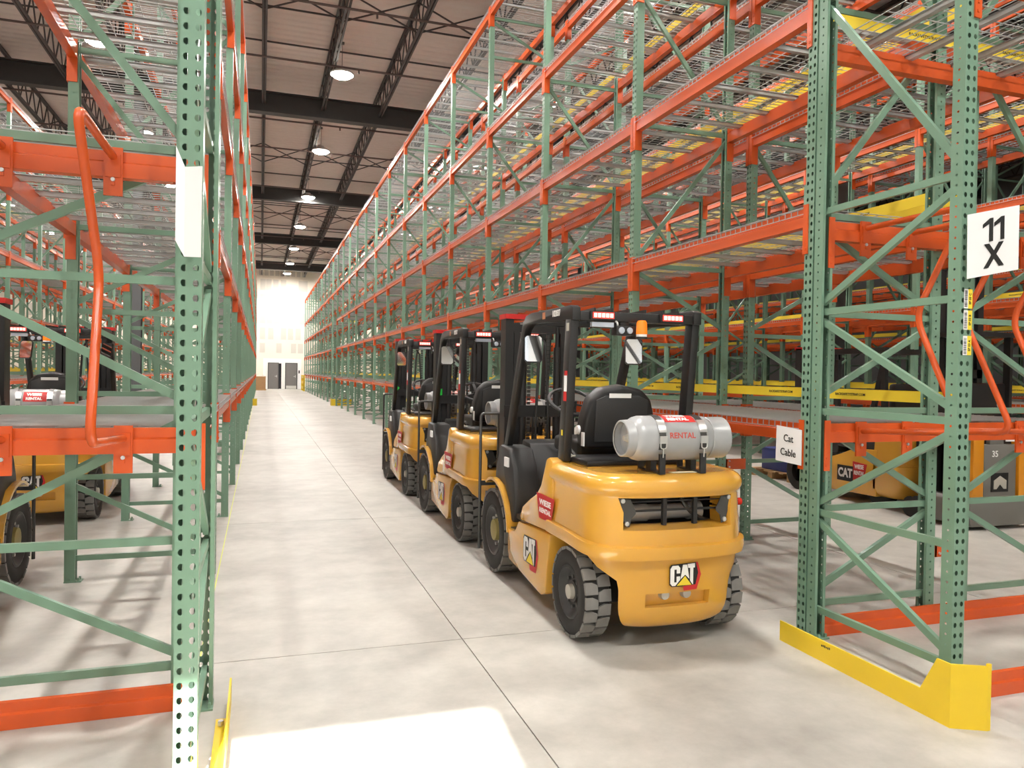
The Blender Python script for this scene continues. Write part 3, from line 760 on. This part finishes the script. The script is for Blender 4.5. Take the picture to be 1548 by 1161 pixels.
    for ri in (4, 5):
        rw = rows2[ri][js:je+1]; k = len(rw); lb.add(rw+[(x*.9, y+.09, z) for x, y, z in rw], [(j, j+1, k+j+1, k+j) for j in range(k-1)])
    for j in (js, je):
        a, b = rows2[4][j], rows2[5][j]; lb.add([a, b, (b[0]*.9, b[1]+.09, b[2]), (a[0]*.9, a[1]+.09, a[2])], [(0,1,2,3)])
    bk = [rows2[4][js], rows2[4][je], rows2[5][je], rows2[5][js]]; lb.add([(x*.9, -.33, z) for x, y, z in bk], [(0,1,2,3)])
    low = lb.build('lower_counterweight', YEL, parent)
    for x in (-.075, .065): MB().lathe([(-.375, .0), (-.375, .026), (-.36, .03), (-.33, .03)], (x, 0, .318), 'y', 12).build('plug', HUB, low)
    # behind the opening
    gr = MB().box(-.40, .40, -.10, -.09, .66, .94).build('grille_back', BLACK, cw)
    MB().lathe([(-.30, 0), (-.30, .055), (-.12, .055), (-.12, .045), (.16, .045), (.16, .055), (.24, .055), (.24, 0)], (0, -.20, .765), 'x', 14).build('muffler', TANK, cw)
    MB().tube(arc_path([(.10, -.2, .88), (.12, -.24, .80), (.2, -.25, .73), (.3, -.22, .70)], .05), .014, 8).build('exhaust_pipe', DSTEEL, cw)
    for x, y in ((-.07, -.33), (.13, -.33)): MB().box(x-.012, x+.012, y-.012, y+.012, .712, .882).build('grille_bar', BLACK, cw)
    gb = MB(); gb.box(-.31, .31, -.325, -.315, .79, .802); gb.box(-.31, .31, -.325, -.315, .845, .851); gb.build('grille_rail', BLACK, cw)
    for sx in (-1, 1):
        pl = MB()
        P0 = rows_[6][IL] if sx < 0 else rows_[6][IR]
        pl.prism([(sx*.365, .875), (sx*.295, .868), (sx*.262, .80), (sx*.262, .785), (sx*.29, .76), (sx*.30, .712), (sx*.325, .718)], P0[1]-.012+.03, P0[1]-.006+.03, 'y')
        b = pl.build('grille_bracket', DSTEEL, cw)
        for (x, z) in ((sx*.345, .862), (sx*.318, .733)): MB().lathe([(P0[1]+.018, .014), (P0[1]+.010, .013), (P0[1]+.008, 0)], (x, 0, z), 'y', 10).build('bracket_bolt', STEEL, cw)
    return cw

def make_forklift(label, number='102037'):
    t = thing('forklift', label, 'forklift', group='yellow gas forklifts')
    X = HWB
    counterweight(t)
    # chassis and hood
    ch = MB(); ch.prism([(.31,.545), (.93,.515), (1.0,.44), (1.03,.425), (1.17,.42), (1.17,.25), (1.13,.19), (.46,.115), (.38,.15), (.36,.30), (.33,.45)], -X, X, 'x')
    ch.build('chassis', YEL, t, .012)
    MB().box(-.5, .5, 1.02, 1.168, .4215, .428).build('step_tread', DSTEEL, t)
    hd = MB(); hd.prism([(.30,.556), (.90,.528), (.915,.56), (.86,.635), (.70,.715), (.58,.765), (.50,.84), (.45,.94), (.41,1.02), (.36,1.034), (.30,1.012)], -X+.004, X-.004, 'x')
    hd.build('engine_hood', YEL, t, .014)
    MB().box(-.3, .3, .36, 1.75, .16, .50).build('drive_housing', BLACK, t)
    MB().box(-.47, .47, .62, 1.28, .50, .535).build('floor_mat', PLAST, t)
    MB().box(-.31, .31, -.06, .06, .20, .42).box(-.36, .36, -.04, .04, .22, .32).build('rear_axle', BLACK, t)
    # hood pad and seat
    MB().box(-.40, .24, .02, .40, 1.008, 1.045).build('seat_deck', VINYL, t, .012)
    MB().lathe([(-.012, 0), (-.012, .026), (.03, .024), (.045, .012), (.06, .012), (.06, 0)], (-.42, .30, 1.04), 'x', 12).build('hood_latch', HUB, t)
    st = MB(); st.prism([(-.25,.0), (.25,.0), (.27,.10), (.26,.2), (.225,.33), (.15,.40), (.0,.425), (-.15,.40), (-.225,.33), (-.26,.2), (-.27,.10)], 0, .13, 'y')
    sb = MB().xf(st, Matrix.Translation((0, .40, 1.075)) @ Matrix.Rotation(.10, 4, 'X')).build('seat_backrest', VINYL, t, .03, 3)
    MB().xf(MB().prism([(-.19,.05), (.19,.05), (.19,.33), (.12,.36), (-.12,.36), (-.19,.33)], -.012, .0, 'y'), Matrix.Translation((0, .40, 1.075)) @ Matrix.Rotation(.10, 4, 'X')).build('backrest_panel', PLAST, sb, .006)
    MB().xf(MB().box(-.1, .06, -.014, -.012, .345, .375), Matrix.Translation((0, .40, 1.075)) @ Matrix.Rotation(.10, 4, 'X')).build('seat_label', WHITE, sb)
    MB().lathe([(-.02, 0), (-.018, .028), (0, .032)], (-.265, .46, 1.2), 'x', 14).build('seat_knob', WHITE, sb)
    MB().box(-.25, .25, .50, .96, 1.02, 1.13).build('seat_cushion', VINYL, t, .03, 3)
    MB().box(-.22, .22, .5, .9, .86, 1.02).build('seat_box', BLACK, t)
    MB().box(-.275, -.268, .36, .40, 1.10, 1.19).build('fuse_label', WHITE, t)
    MB().tube(arc_path([(-.30, .70, .9), (-.31, .58, 1.06), (-.33, .48, 1.08), (-.31, .40, 1.03)], .06), .013, 8).build('hose', HOSE, t)
    # dash, column, steering wheel
    for a, b in ((-.49, -.29), (.29, .49)):
        cwl = MB(); cwl.prism([(1.13,.47), (1.10,.62), (1.16,.86), (1.27,1.0), (1.50,1.01), (1.60,.78), (1.62,.60), (1.52,.72), (1.36,.70), (1.24,.58), (1.19,.45)], a, b, 'x')
        cwl.build('side_cowl', PLAST, t, .02)
    MB().prism([(1.18,.50), (1.24,.85), (1.33,1.03), (1.50,1.05), (1.62,.8), (1.62,.5)], -.30, .30, 'x').build('dashboard', PLAST, t, .015)
    MB().cyl((-.03, 1.40, .95), (-.03, 1.155, 1.34), .035, 10).build('steering_column', PLAST, t)
    R_ = .175; tilt = Matrix.Translation((-.03, 1.15, 1.36)) @ Matrix.Rotation(.55, 4, 'X')
    sw = MB().tube([tilt @ Vector((R_*math.cos(2*PI*i/28), R_*math.sin(2*PI*i/28), 0)) for i in range(28)], .014, 8, closed=True).build('steering_wheel', PLAST, t)
    sp = MB()
    for k in range(3):
        a = 2*PI*k/3+PI/2; sp.bar(tilt @ Vector((0, 0, -.015)), tilt @ Vector((R_*math.cos(a), R_*math.sin(a), 0)), .03, .012)
    sp.lathe([(-.03, 0), (-.03, .04), (.01, .045), (.01, 0)], tuple(tilt @ Vector((0, 0, -.005))), 'z', 12); sp.build('wheel_spokes', PLAST, sw)
    for i, x in enumerate((.14, .19, .24)): MB().tube([(x, 1.28, 1.0), (x, 1.2, 1.16)], .007, 6).lathe([(0, .0), (.0, .016), (.02, .018), (.035, 0)], (x, 1.195, 1.155), 'z', 8).build('hydraulic_lever', BLACK, t)
    MB().box(-.505, -.492, 1.24, 1.33, .86, .93).build('warning_label', WHITE, t)
    # front fenders
    for sx in (-1, 1):
        f_ = MB(); n = 12; rr = .385; cy, cz = 1.55, .33
        xa, xb_ = (sx*.53, sx*.36)
        for k in range(n):
            a, b = [math.radians(62+(172-62)*u/n) for u in (k, k+1)]
            q = []
            for ang in (a, b):
                for ro in (rr, rr+.022):
                    for xx in (xa, xb_): q.append((xx, cy+ro*math.cos(ang), cz+ro*math.sin(ang)*1.02))
            f_.add(q, [(0,1,5,4),(2,6,7,3),(0,4,6,2),(1,3,7,5)], False)
        f_.build('front_fender', YEL, t)
        MB().lathe([(0, .012), (.004, .012), (.004, 0)], (sx*.531, 1.21, .50), 'x', 8).build('fender_plug', BLACK, t)
    # wheels
    for sx in (-1, 1):
        wheel(t, (sx*.44, 0, .268), .268, .165, sx, False)
        wheel(t, (sx*.425, 1.55, .328), .328, .20, sx, True)
    # overhead guard
    og = thing_part(t)
    for sx in (-1, 1):
        l = MB(); x = sx*.43
        l.bar((x, .31, 1.02), (x, .215, 1.93), .055, .095, (0, 1, 0)); l.build('guard_rear_leg', BLACK, t, .008)
        l = MB(); pts = [(x, 1.60, .66), (x, 1.10, 1.86)]
        l.bar(pts[0], pts[1], .05, .075, (0, 1, 0)); l.build('guard_front_leg', BLACK, t, .008)
        l = MB(); l.prism([(.15, 1.905), (.15, 1.985), (.19, 2.0), (.92, 2.0), (1.02, 1.985), (1.09, 1.935), (1.14, 1.82), (1.08, 1.80), (1.03, 1.88), (.97, 1.915), (.90, 1.922)], x-.028, x+.028, 'x')
        gr_ = l.build('guard_side_rail', BLACK, t, .006)
        if sx < 0:
            q = placed(text_mb(number, .058, bold=.001, sx=.8), (x-.0295, .42, 1.962), -PI/2); q.build('number_lettering', WPAINT, gr_)
            MB().box(x-.0300, x-.0282, .62, .67, 1.94, 1.985).build('guard_label', mat('orange_label', (.5, .2, .1), .5), gr_)
    MB().box(-.40, .40, .16, .235, 1.905, 1.965).build('guard_rear_bar', BLACK, t, .006)
    MB().box(-.40, .40, 1.0, 1.06, 1.92, 1.97).build('guard_front_bar', BLACK, t, .006)
    for i in range(7):
        x = -.36+.12*i; MB().bar((x-.03, .23, 1.975), (x+.03, 1.02, 1.97), .012, .04).build('guard_roof_bar', BLACK, t)
    MB().box(-.4592, -.4578, .20, .24, 1.84, 1.89).build('leg_label', HUB, t)
    MB().box(-.462, -.458, .22, .26, 1.46, 1.56).build('reflective_tape', WHITE, t); MB().box(-.462, -.458, .225, .265, 1.40, 1.46).box(-.462, -.458, .215, .255, 1.56, 1.59).build('reflective_tape', REDP, t)
    MB().box(-.461, -.458, .275, .295, 1.18, 1.215).build('yellow_label', YLAB, t)
    # lamps on the rear bar
    for x in (-.255, .235):
        hs = MB().box(x-.085, x+.085, .135, .16, 1.912, 1.965).build('tail_light', BLACK, t)
        MB().box(x-.072, x+.072, .130, .135, 1.920, 1.958).build('light_lens', LEDRED, hs)
        for i in range(5): MB().box(x-.066+.0275*i, x-.066+.0275*i+.021, .1285, .130, 1.926, 1.952).build('light_diode', LEDWHITE, hs)
    MB().box(-.325, -.175, .15, .18, 1.868, 1.898).build('light_strip', LENS, t)
    wl = MB().box(-.16, -.03, .14, .22, 1.82, 1.88).box(-.12, -.06, .17, .2, 1.88, 1.91).build('work_light', BLACK, t, .006)
    for x in (-.125, -.068): MB().lathe([(.138, .022), (.132, .018), (.131, 0)], (x, 0, 1.85), 'y', 12).build('light_lens', LENS, wl)
    be = MB().lathe([(1.80, 0), (1.80, .036), (1.812, .036)], (.005, .12, 0), 'z', 16).box(-.01, .02, .12, .17, 1.80, 1.91).build('beacon', BLACK, t)
    MB().lathe([(1.828, .036), (1.90, .033), (1.915, .024), (1.918, 0)], (.005, .12, 0), 'z', 16).build('beacon_dome', AMBER, be)
    MB().lathe([(1.812, .034), (1.829, .034)], (.005, .12, 0), 'z', 16).build('beacon_collar', WHITE, be)
    MB().tube(arc_path([(-.17, .2, 1.93), (-.15, .15, 1.90), (-.14, .17, 1.87)], .02), .006, 6).build('lamp_cable', WHITE, t)
    # mirrors on the front legs
    for sx, yaw_ in ((-1, -.25), (1, -.42)):
        M = Matrix.Translation((sx*.405, .99, 1.75)) @ Matrix.Rotation(yaw_, 4, 'Z') @ Matrix.Rotation(-.22, 4, 'X')
        poly = [(-.05,-.10), (.05,-.10), (.065,-.085), (.065,.085), (.05,.10), (-.05,.10), (-.065,.085), (-.065,-.085)]
        o = MB().xf(MB().prism(poly, 0, .02, 'y'), M).build('mirror', BLACK, t)
        MB().xf(MB().prism([(a*.93, b*.95) for a, b in poly], -.0015, 0, 'y'), M).build('mirror_glass', MIRROR, o)
        MB().tube([M @ Vector((0, .02, .05)), (sx*.43, 1.09, 1.83)], .008, 6).build('mirror_arm', BLACK, o)
    # mast, carriage, load backrest, forks
    YM = 1.98
    for sx in (-1, 1):
        x = sx*.285
        m = MB(); m.box(x-.035, x+.035, YM-.07, YM-.055, .08, 2.03).box(x-.035, x+.035, YM+.055, YM+.07, .08, 2.03); xx = x+sx*.022; m.box(min(xx, xx+sx*.014), max(xx, xx+sx*.014), YM-.055, YM+.055, .08, 2.03)
        m.build('mast_rail', BLACK, t)
        x = sx*.212
        m = MB(); m.box(x-.025, x+.025, YM-.05, YM-.038, .1, 2.0).box(x-.025, x+.025, YM+.04, YM+.052, .1, 2.0); xx = x+sx*.018; m.box(min(xx, xx+sx*.012), max(xx, xx+sx*.012), YM-.038, YM+.04, .1, 2.0)
        m.build('inner_mast_rail', BLACK, t)
        MB().cyl((sx*.155, YM-.05, .12), (sx*.155, YM-.05, 1.80), .032, 12).cyl((sx*.155, YM-.05, 1.80), (sx*.155, YM-.05, 1.97), .018, 10).build('lift_cylinder', BLACK, t)
        ch_ = MB()
        for i in range(46): ch_.box(sx*.085-.014, sx*.085+.014, YM-.012, YM+.004, .35+i*.034, .35+i*.034+.026)
        ch_.build('lift_chain', DSTEEL, t)
        MB().tube([(sx*.30, 1.40, .55), (sx*.31, YM-.08, .72)], .03, 10).build('tilt_cylinder', BLACK, t)
        MB().box(sx*.14-.055, sx*.14+.055, YM+.13, YM+.17, .04, .62).box(sx*.14-.055, sx*.14+.055, YM+.13, YM+1.1, .03, .06).build('fork', BLACK, t)
    for q in ((-.30, .30, YM-.05, YM+.05, 1.92, 1.985), (-.33, .33, YM-.085, YM-.065, 1.2, 1.30), (-.33, .33, YM-.085, YM-.065, .35, .45)): MB().box(*q).build('mast_crossmember', BLACK, t)
    MB().box(-.33, .33, YM-.09, YM+.09, 2.03, 2.07).build('mast_cap', REDTOP, t)
    MB().box(-.42, .42, YM+.085, YM+.125, .10, .20).box(-.42, .42, YM+.085, YM+.125, .45, .55).box(-.25, -.21, YM+.06, YM+.125, .1, .55).box(.21, .25, YM+.06, YM+.125, .1, .55).build('fork_carriage', BLACK, t)
    fr = MB().tube(arc_path([(-.475, YM+.11, .06), (-.475, YM+.11, 1.22), (.475, YM+.11, 1.22), (.475, YM+.11, .06)], .04), .013, 8).build('load_backrest', DSTEEL, t)
    for i in range(1, 6):
        x = -.475+.158*i; MB().box(x-.008, x+.008, YM+.10, YM+.12, .55, 1.215).build('backrest_bar', DSTEEL, fr)
    for z in (.62, .15): MB().box(-.47, .47, YM+.10, YM+.12, z-.02, z+.02).build('backrest_rail', DSTEEL, fr)
    MB().tube(arc_path([(-.04, YM-.06, .5), (-.05, YM-.10, 1.2), (-.02, YM-.08, 1.8), (.02, YM, 1.9)], .2), .013, 8).build('hose', HOSE, t)
    MB().tube(arc_path([(.05, YM-.06, .5), (.06, YM-.11, 1.3), (.03, YM-.08, 1.85), (.0, YM, 1.9)], .2), .011, 8).build('hose', HOSE, t)
    # side reflector, filler note
    for sx in (-1, 1): MB().lathe([(X*sx*1.0, .022), (sx*(X+.03), .022), (sx*(X+.034), 0)], (0, -.18, .80), 'x', 10).build('side_reflector', REDREF, t) if sx > 0 else None
    MB().box(-.03, .13, -.352, -.305, 1.0115, 1.013).build('paper_note', mat('cream_note', (.82, .75, .6), .6), t)
    # tank cradle
    cy, cz, cR = -.25, 1.205, .1302
    for x in (-.115, .15):
        b = MB().box(x-.018, x+.018, cy-.125, cy+.125, 1.009, 1.02).box(x-.018, x+.018, cy-.135, cy-.118, 1.009, 1.125).box(x-.018, x+.018, cy+.118, cy+.13, 1.009, 1.10).box(x-.018, x+.018, cy-.03, cy+.03, 1.02, cz-cR).build('tank_cradle', BLACK, t)
        s_ = MB(); n = 26
        for k in range(n):
            a, c2 = [math.radians(205-235*u/n) for u in (k, k+1)]
            q = []
            for ang in (a, c2):
                for ro in (cR+.002, cR+.006):
                    for xx in (x-.02, x+.02): q.append((xx, cy+ro*math.cos(ang), cz+ro*math.sin(ang)))
            s_.add(q, [(0,1,5,4),(2,6,7,3),(0,4,6,2),(1,3,7,5)])
        so = s_.build('tank_strap', DSTEEL, b)
        bp_ = MB(); n = 6
        for k in range(n):
            a, c2 = [math.radians(128+34*u/n) for u in (k, k+1)]; q = []
            for ang in (a, c2):
                for ro in (cR+.006, cR+.011):
                    for xx in (x-.024, x+.024): q.append((xx, cy+ro*math.cos(ang), cz+ro*math.sin(ang)))
            bp_.add(q, [(0,1,5,4),(2,6,7,3),(0,4,6,2),(1,3,7,5)])
        bp_.build('strap_buckle', STEEL, b)
        MB().box(x-.022, x+.022, cy-cR-.016, cy-cR-.005, cz-.02, cz+.022).build('strap_catch', STEEL, b)
        yy = cy-cR-.012
        MB().tube(arc_path([(x-.018, yy, cz-.015), (x-.018, yy, cz-.05), (x+.018, yy, cz-.05), (x+.018, yy, cz-.015)], .02), .0035, 6).tube([(x, yy, cz-.047), (x, yy+.005, cz-.10)], .0035, 6).build('strap_hook', STEEL, b)
    # markings
    # surface point of the counterweight rear for the badge
    add_logo(t, .125, (.025, -.4135, .442), 0, 0)
    add_logo(t, .18, (-X-.001, .66, .365), -PI/2)
    wiese_sticker(t, (-X-.0005, .40, .70), -PI/2, .32, .16)
    bpy.data.objects.remove(og) if og else None
    return t
def thing_part(t): return None

def make_tank(label):
    t = thing('propane_tank', label, 'gas tank', group='grey propane tanks on the forklifts')
    R = .155
    MB().lathe([(-.335, .05), (-.335, .115), (-.325, .13), (-.30, .146), (-.265, R), (.21, R), (.24, .150), (.275, .125), (.29, .06), (.29, 0)], (0,0,0), 'x', 36).build('tank_body', TANK, t)
    col = MB().lathe([(-.388, .112), (-.393, .119), (-.388, .126), (-.35, .128), (-.32, .128), (-.32, .118), (-.35, .118), (-.382, .112)], (0,0,0), 'x', 32).build('valve_collar', TANK, t)
    MB().lathe([(-.337, .0), (-.337, .116)], (0,0,0), 'x', 24).build('tank_end', TANK, t)
    MB().lathe([(-.37, 0), (-.37, .018), (-.355, .02), (-.336, .03)], (0,0,0), 'x', 10).build('valve', HUB, col)
    MB().lathe([(.255, .142), (.26, .146), (.395, .146), (.40, .142), (.395, .138), (.26, .138)], (0,0,0), 'x', 36).build('foot_ring', TANK, t)
    # stencilled word following the curve of the tank
    def wrap(mb, a0, R_):
        q = MB(); q.add([(x, -(R_-y)*math.cos(a0+z/R_), (R_-y)*math.sin(a0+z/R_)) for x, y, z in mb.v], mb.f); return q
    wrap(text_mb('RENTAL', .055, bold=.001, sx=1.0, ex=.0008), math.radians(10), R+.001).build('stencil_lettering', REDF, t)
    b = MB(); P = []
    nx, nz = 2, 8
    for i in range(nz+1):
        a = math.radians(48+48*i/nz)
        for x in (-.11, .13): P.append((x, -(R+.0012)*math.cos(a), (R+.0012)*math.sin(a)))
    b.add(P, [(2*i, 2*i+1, 2*i+3, 2*i+2) for i in range(nz)], True); st = b.build('rental_sticker', REDP, t)
    q = wrap(text_mb('WIESE', .05, bold=.003, sx=1.1, ex=.0006), math.radians(80), R+.002); q.xf(wrap(text_mb('RENTAL', .043, bold=.0025, sx=1.05, ex=.0006), math.radians(60), R+.002), Matrix.Identity(4))
    q.build('sticker_lettering', WPAINT, st)
    return t
fk = make_forklift('yellow forklift nearest the 11 X rack end, grey propane tank on its hood')
tk = make_tank('grey propane tank strapped to the forklift nearest the 11 X rack end')
FX = 2.28; TS = .84
spots = [(FX, 4.17, None, None),
         (FX, 6.84, 'yellow forklift in the middle of the parked file of three, green tag on mast', 'grey propane tank strapped to the middle forklift of the file of three'),
         (FX, 9.57, 'yellow forklift farthest from the 11 X sign in the file of three', 'grey propane tank strapped to the forklift farthest from the 11 X sign'),
         (-2.10, 8.80, 'yellow forklift parked behind the single rack row, seen through its shelves', 'grey propane tank with rental sticker seen through the single rack row'),
         (-2.14, 4.66, 'yellow forklift parked behind the divider hoops of the rack end', 'grey propane tank on the forklift behind the divider hoops')]
for i, (x, y, lb, lt) in enumerate(spots):
    a, b = (fk, tk) if i == 0 else (copy_tree(fk), copy_tree(tk))
    a.location = (x, y, 0); b.location = (x+.015, y-.25, 1.205); b.scale = (TS, TS, TS)
    if x < 0: b.rotation_euler.x = math.radians(42)
    if lb: a['label'] = lb; b['label'] = lt
tag(MB().box(1.97, 2.03, 8.70, 8.705, 1.30, 1.375).build('green_tag', GREENTAG), 'bright green square tag on the mast of the middle forklift', 'tag')
tag(MB().xf(MB().box(-.03, .03, 0, .003, -.03, .03), Matrix.Translation((1.97, 11.46, 1.32)) @ Matrix.Rotation(PI/4, 4, 'Y')).build('green_tag', GREENTAG), 'bright green diamond tag on the mast of the last forklift', 'tag')

# ---- electric forklift beyond the racks
def electric_forklift():
    t = thing('electric_forklift', 'yellow electric forklift in the next aisle beyond the 11 X rack end', 'forklift', (7.78, 7.52, 0))
    X = .56
    b = MB(); b.prism([(-.10,.12), (1.05,.10), (1.10,.16), (1.10,.52), (1.0,.50), (.75,.52), (.5,.60), (.3,.68), (-.10,.70)], -X, X, 'x'); b.build('side_body', YEL, t, .015)
    rows_ = []
    for z, ins in ((.13, .06), (.16, .02), (.22, 0), (.52, .0), (.53, .012), (.545, .012), (.555, 0), (.98, .03), (1.05, .07)):
        o = []
        for c in COLS:
            hw = X-ins
            if c[0] == 's': o.append((c[1]*hw, -.05+(-.25+.05)*c[2], z))
            else: o.append((c[1]*hw*max(0, math.cos(c[2]))**(2/3.), -.25-(.28-ins)*math.sin(c[2])**(2/3.), z))
        rows_.append(o)
    m = MB(); loft(m, rows_); k = len(rows_[0]); m.add(rows_[-1], [tuple(range(k))]); m.add(rows_[0], [tuple(range(k))]); m.add([rows_[0][0], rows_[0][-1], rows_[-1][-1], rows_[-1][0]], [(0,1,2,3)])
    m.build('counterweight', YEL, t)
    MB().box(-X+.03, X-.03, -.06, .62, .68, 1.04).build('battery_cover', PLAST, t, .03)
    MB().prism([(.62,.60), (.60,.9), (.98,.86), (1.10,.56)], -X+.05, X-.05, 'x').build('floor_cowl', PLAST, t, .02)
    MB().box(-.22, .22, .05, .50, 1.04, 1.14).build('seat_cushion', VINYL, t, .03); MB().box(-.23, .23, -.04, .08, 1.08, 1.52).build('seat_backrest', VINYL, t, .04)
    for sx in (-1, 1):
        MB().bar((sx*.46, -.12, 1.0), (sx*.44, -.06, 1.93), .05, .07, (0,1,0)).build('guard_rear_leg', BLACK, t)
        MB().bar((sx*.46, 1.15, .7), (sx*.44, .80, 1.93), .05, .07, (0,1,0)).build('guard_front_leg', BLACK, t)
        MB().box(sx*.44-.03, sx*.44+.03, -.1, .85, 1.90, 1.97).build('guard_side_rail', BLACK, t)
        MB().lathe([(-.08, .14), (-.09, .24), (-.08, .255), (.08, .255), (.09, .24), (.08, .14)], (sx*.47, 1.33, .255), 'x', 24).build('tyre', RUBBER, t)
        MB().lathe([(-.07, .18), (-.07, 0), (.07, 0), (.07, .18)], (sx*.40, -.05, .18), 'x', 20).build('rear_tyre', RUBBER, t)
        MB().box(sx*.33-.03, sx*.33+.03, 1.55, 1.68, .08, 2.0).build('mast_rail', BLACK, t)
        MB().cyl((sx*.2, 1.58, .1), (sx*.2, 1.58, 1.8), .03, 10).build('lift_cylinder', BLACK, t)
    MB().box(-.4, .4, -.12, -.05, 1.89, 1.95).build('guard_rear_bar', BLACK, t); MB().box(-.33, .33, 1.55, 1.68, 1.85, 1.95).build('mast_crossmember', BLACK, t)
    MB().box(-.36, .36, 1.53, 1.70, 1.98, 2.02).build('mast_cap', REDTOP, t)
    for i in range(6): MB().box(-.36+.13*i, -.348+.13*i, -.05, .82, 1.93, 1.96).build('guard_roof_bar', BLACK, t)
    MB().box(-.365, -.185, -.535, -.505, .73, .85).build('badge_plate', BLK, t)
    placed(text_mb('CAT', .085, bold=.004), (-.275, -.536, .79)).build('badge_lettering', WPAINT, t)
    p = MB().box(-X-.003, -X, .28, .56, .25, .45).build('badge_plate', BLK, t)
    placed(text_mb('CAT', .155, bold=.007, sx=.8), (-X-.0036, .42, .35), -PI/2).build('badge_lettering', WPAINT, p)
    pr = MB().prism([(.29, .52), (.05, .50), (.09, .33), (.29, .28)], -X-.0025, -X, 'x').build('rental_sticker', REDP, t)
    q = placed(text_mb('WIESE', .075, bold=.002, sx=.75), (-X-.0034, .18, .455), -PI/2); q.xf(placed(text_mb('RENTAL', .07, bold=.002, sx=.7), (-X-.0034, .18, .375), -PI/2), Matrix.Identity(4)); q.build('sticker_lettering', WPAINT, pr)
electric_forklift()

def order_picker():
    t = thing('order_picker', 'grey and yellow stand-up order picker with tall black mast beyond the 11 X rack', 'lift truck', (7.47, 5.95, 0))
    MB().prism([(-.42,.04), (.42,.04), (.44,.10), (.44,.30), (.40,.34), (-.40,.34), (-.44,.30), (-.44,.10)], .0, .54, 'y').build('base_skirt', GREYP, t, .015)
    MB().box(-.24, .22, .02, .10, .34, .90).build('rear_panel', GREYP, t, .01)
    MB().prism([(-.14,.88), (.06,.88), (.06,1.02), (.03,1.10), (-.10,1.10), (-.14,1.02)], .04, .09, 'y').build('lifting_plate', GREYP, t, .006)
    MB().lathe([(.038, .02), (.036, 0)], (-.04, 0, 1.06), 'y', 12).build('lifting_eye', BLK, t)
    for a, b in ((-.41, -.26), (.24, .42)): MB().box(a, b, .0, .16, .34, 1.16).build('side_column', AMBERY, t, .015)
    MB().box(-.24, .24, .10, .52, .34, 1.05).build('battery_case', BLACK, t)
    MB().box(.08, .22, .035, .04, .93, 1.03).build('data_plate', WHITE, t)
    e = MB().prism([(-.14,.40), (.10,.40), (.10,.60), (-.14,.60)], .012, .02, 'y').build('emblem_plate', BLK, t)
    MB().prism([(-.11,.43), (-.07,.43), (-.02,.48), (.03,.43), (.07,.43), (.07,.52), (-.02,.57), (-.11,.52)], .008, .012, 'y').build('emblem', HUB, e)
    placed(text_mb('35', .09, bold=.002), (-.09, .017, .80)).build('number_lettering', WPAINT, t)
    for sx in (-1, 1):
        MB().box(sx*.30-.04, sx*.30+.04, .55, .70, .05, 2.9).build('mast_rail', BLACK, t)
        MB().box(sx*.22-.03, sx*.22+.03, .58, .67, .1, 2.8).build('inner_mast_rail', BLACK, t)
        MB().cyl((sx*.12, .62, .3), (sx*.12, .62, 2.6), .03, 10).build('lift_cylinder', DSTEEL, t)
        MB().lathe([(-.05, .12), (-.055, 0), (.055, 0), (.05, .12)], (sx*.33, .82, .12), 'x', 16).build('load_wheel', RUBBER, t)
    for q in ((-.34, .34, .55, .70, 2.8, 2.9), (-.34, .34, .55, .58, 1.6, 1.7)): MB().box(*q).build('mast_crossmember', BLACK, t)
    MB().box(-.38, .38, .25, .53, 1.05, 1.55).build('operator_cabin', BLACK, t, .03)
    for q in (-.34, .34): MB().box(q-.02, q+.02, .2, .28, 1.16, 2.05).build('guard_post', BLACK, t)
    MB().box(-.38, .38, .15, .72, 2.05, 2.1).build('overhead_guard', BLACK, t)
    MB().lathe([(.249, .05), (.24, 0)], (.25, 0, 1.32), 'y', 16).build('round_gauge', HUB, t)
order_picker()

# ---- blue crate on a pallet, cardboard box at the far end
t = thing('wooden_pallet', 'wooden pallet on the floor beyond the Cat Cable sign', 'pallet', (8.05, 9.9, 0))
for i in range(6): MB().box(-.5, .5, -.5+i*.185, -.5+i*.185+.1, .10, .12).build('deck_board', WOOD, t)
for y in (-.5, -.05, .4): MB().box(-.5, .5, y, y+.1, .0, .1).build('stringer', WOOD, t)
t = thing('blue_crate', 'dark blue plastic crate on the wooden pallet', 'crate', (8.05, 9.9, .12))
MB().box(-.4, .4, -.35, .35, 0, .32).build('crate_body', BLUE, t, .02); MB().box(-.42, .42, -.37, .37, .30, .34).build('rim', BLUE, t)
t = thing('cardboard_box', 'brown cardboard box with open flaps standing by the far doors', 'box', (.0, 60.6, 0))
MB().box(-.38, .38, -.35, .35, .1, 1.05).build('box_body', CARD, t); MB().bar((-.38, 0, 1.05), (-.15, 0, 1.25), .7, .01).bar((.38, 0, 1.05), (.12, 0, 1.16), .7, .01).build('flap', CARD, t)
MB().box(-.42, .42, -.4, .4, 0, .1).build('pallet_base', WOOD, t)
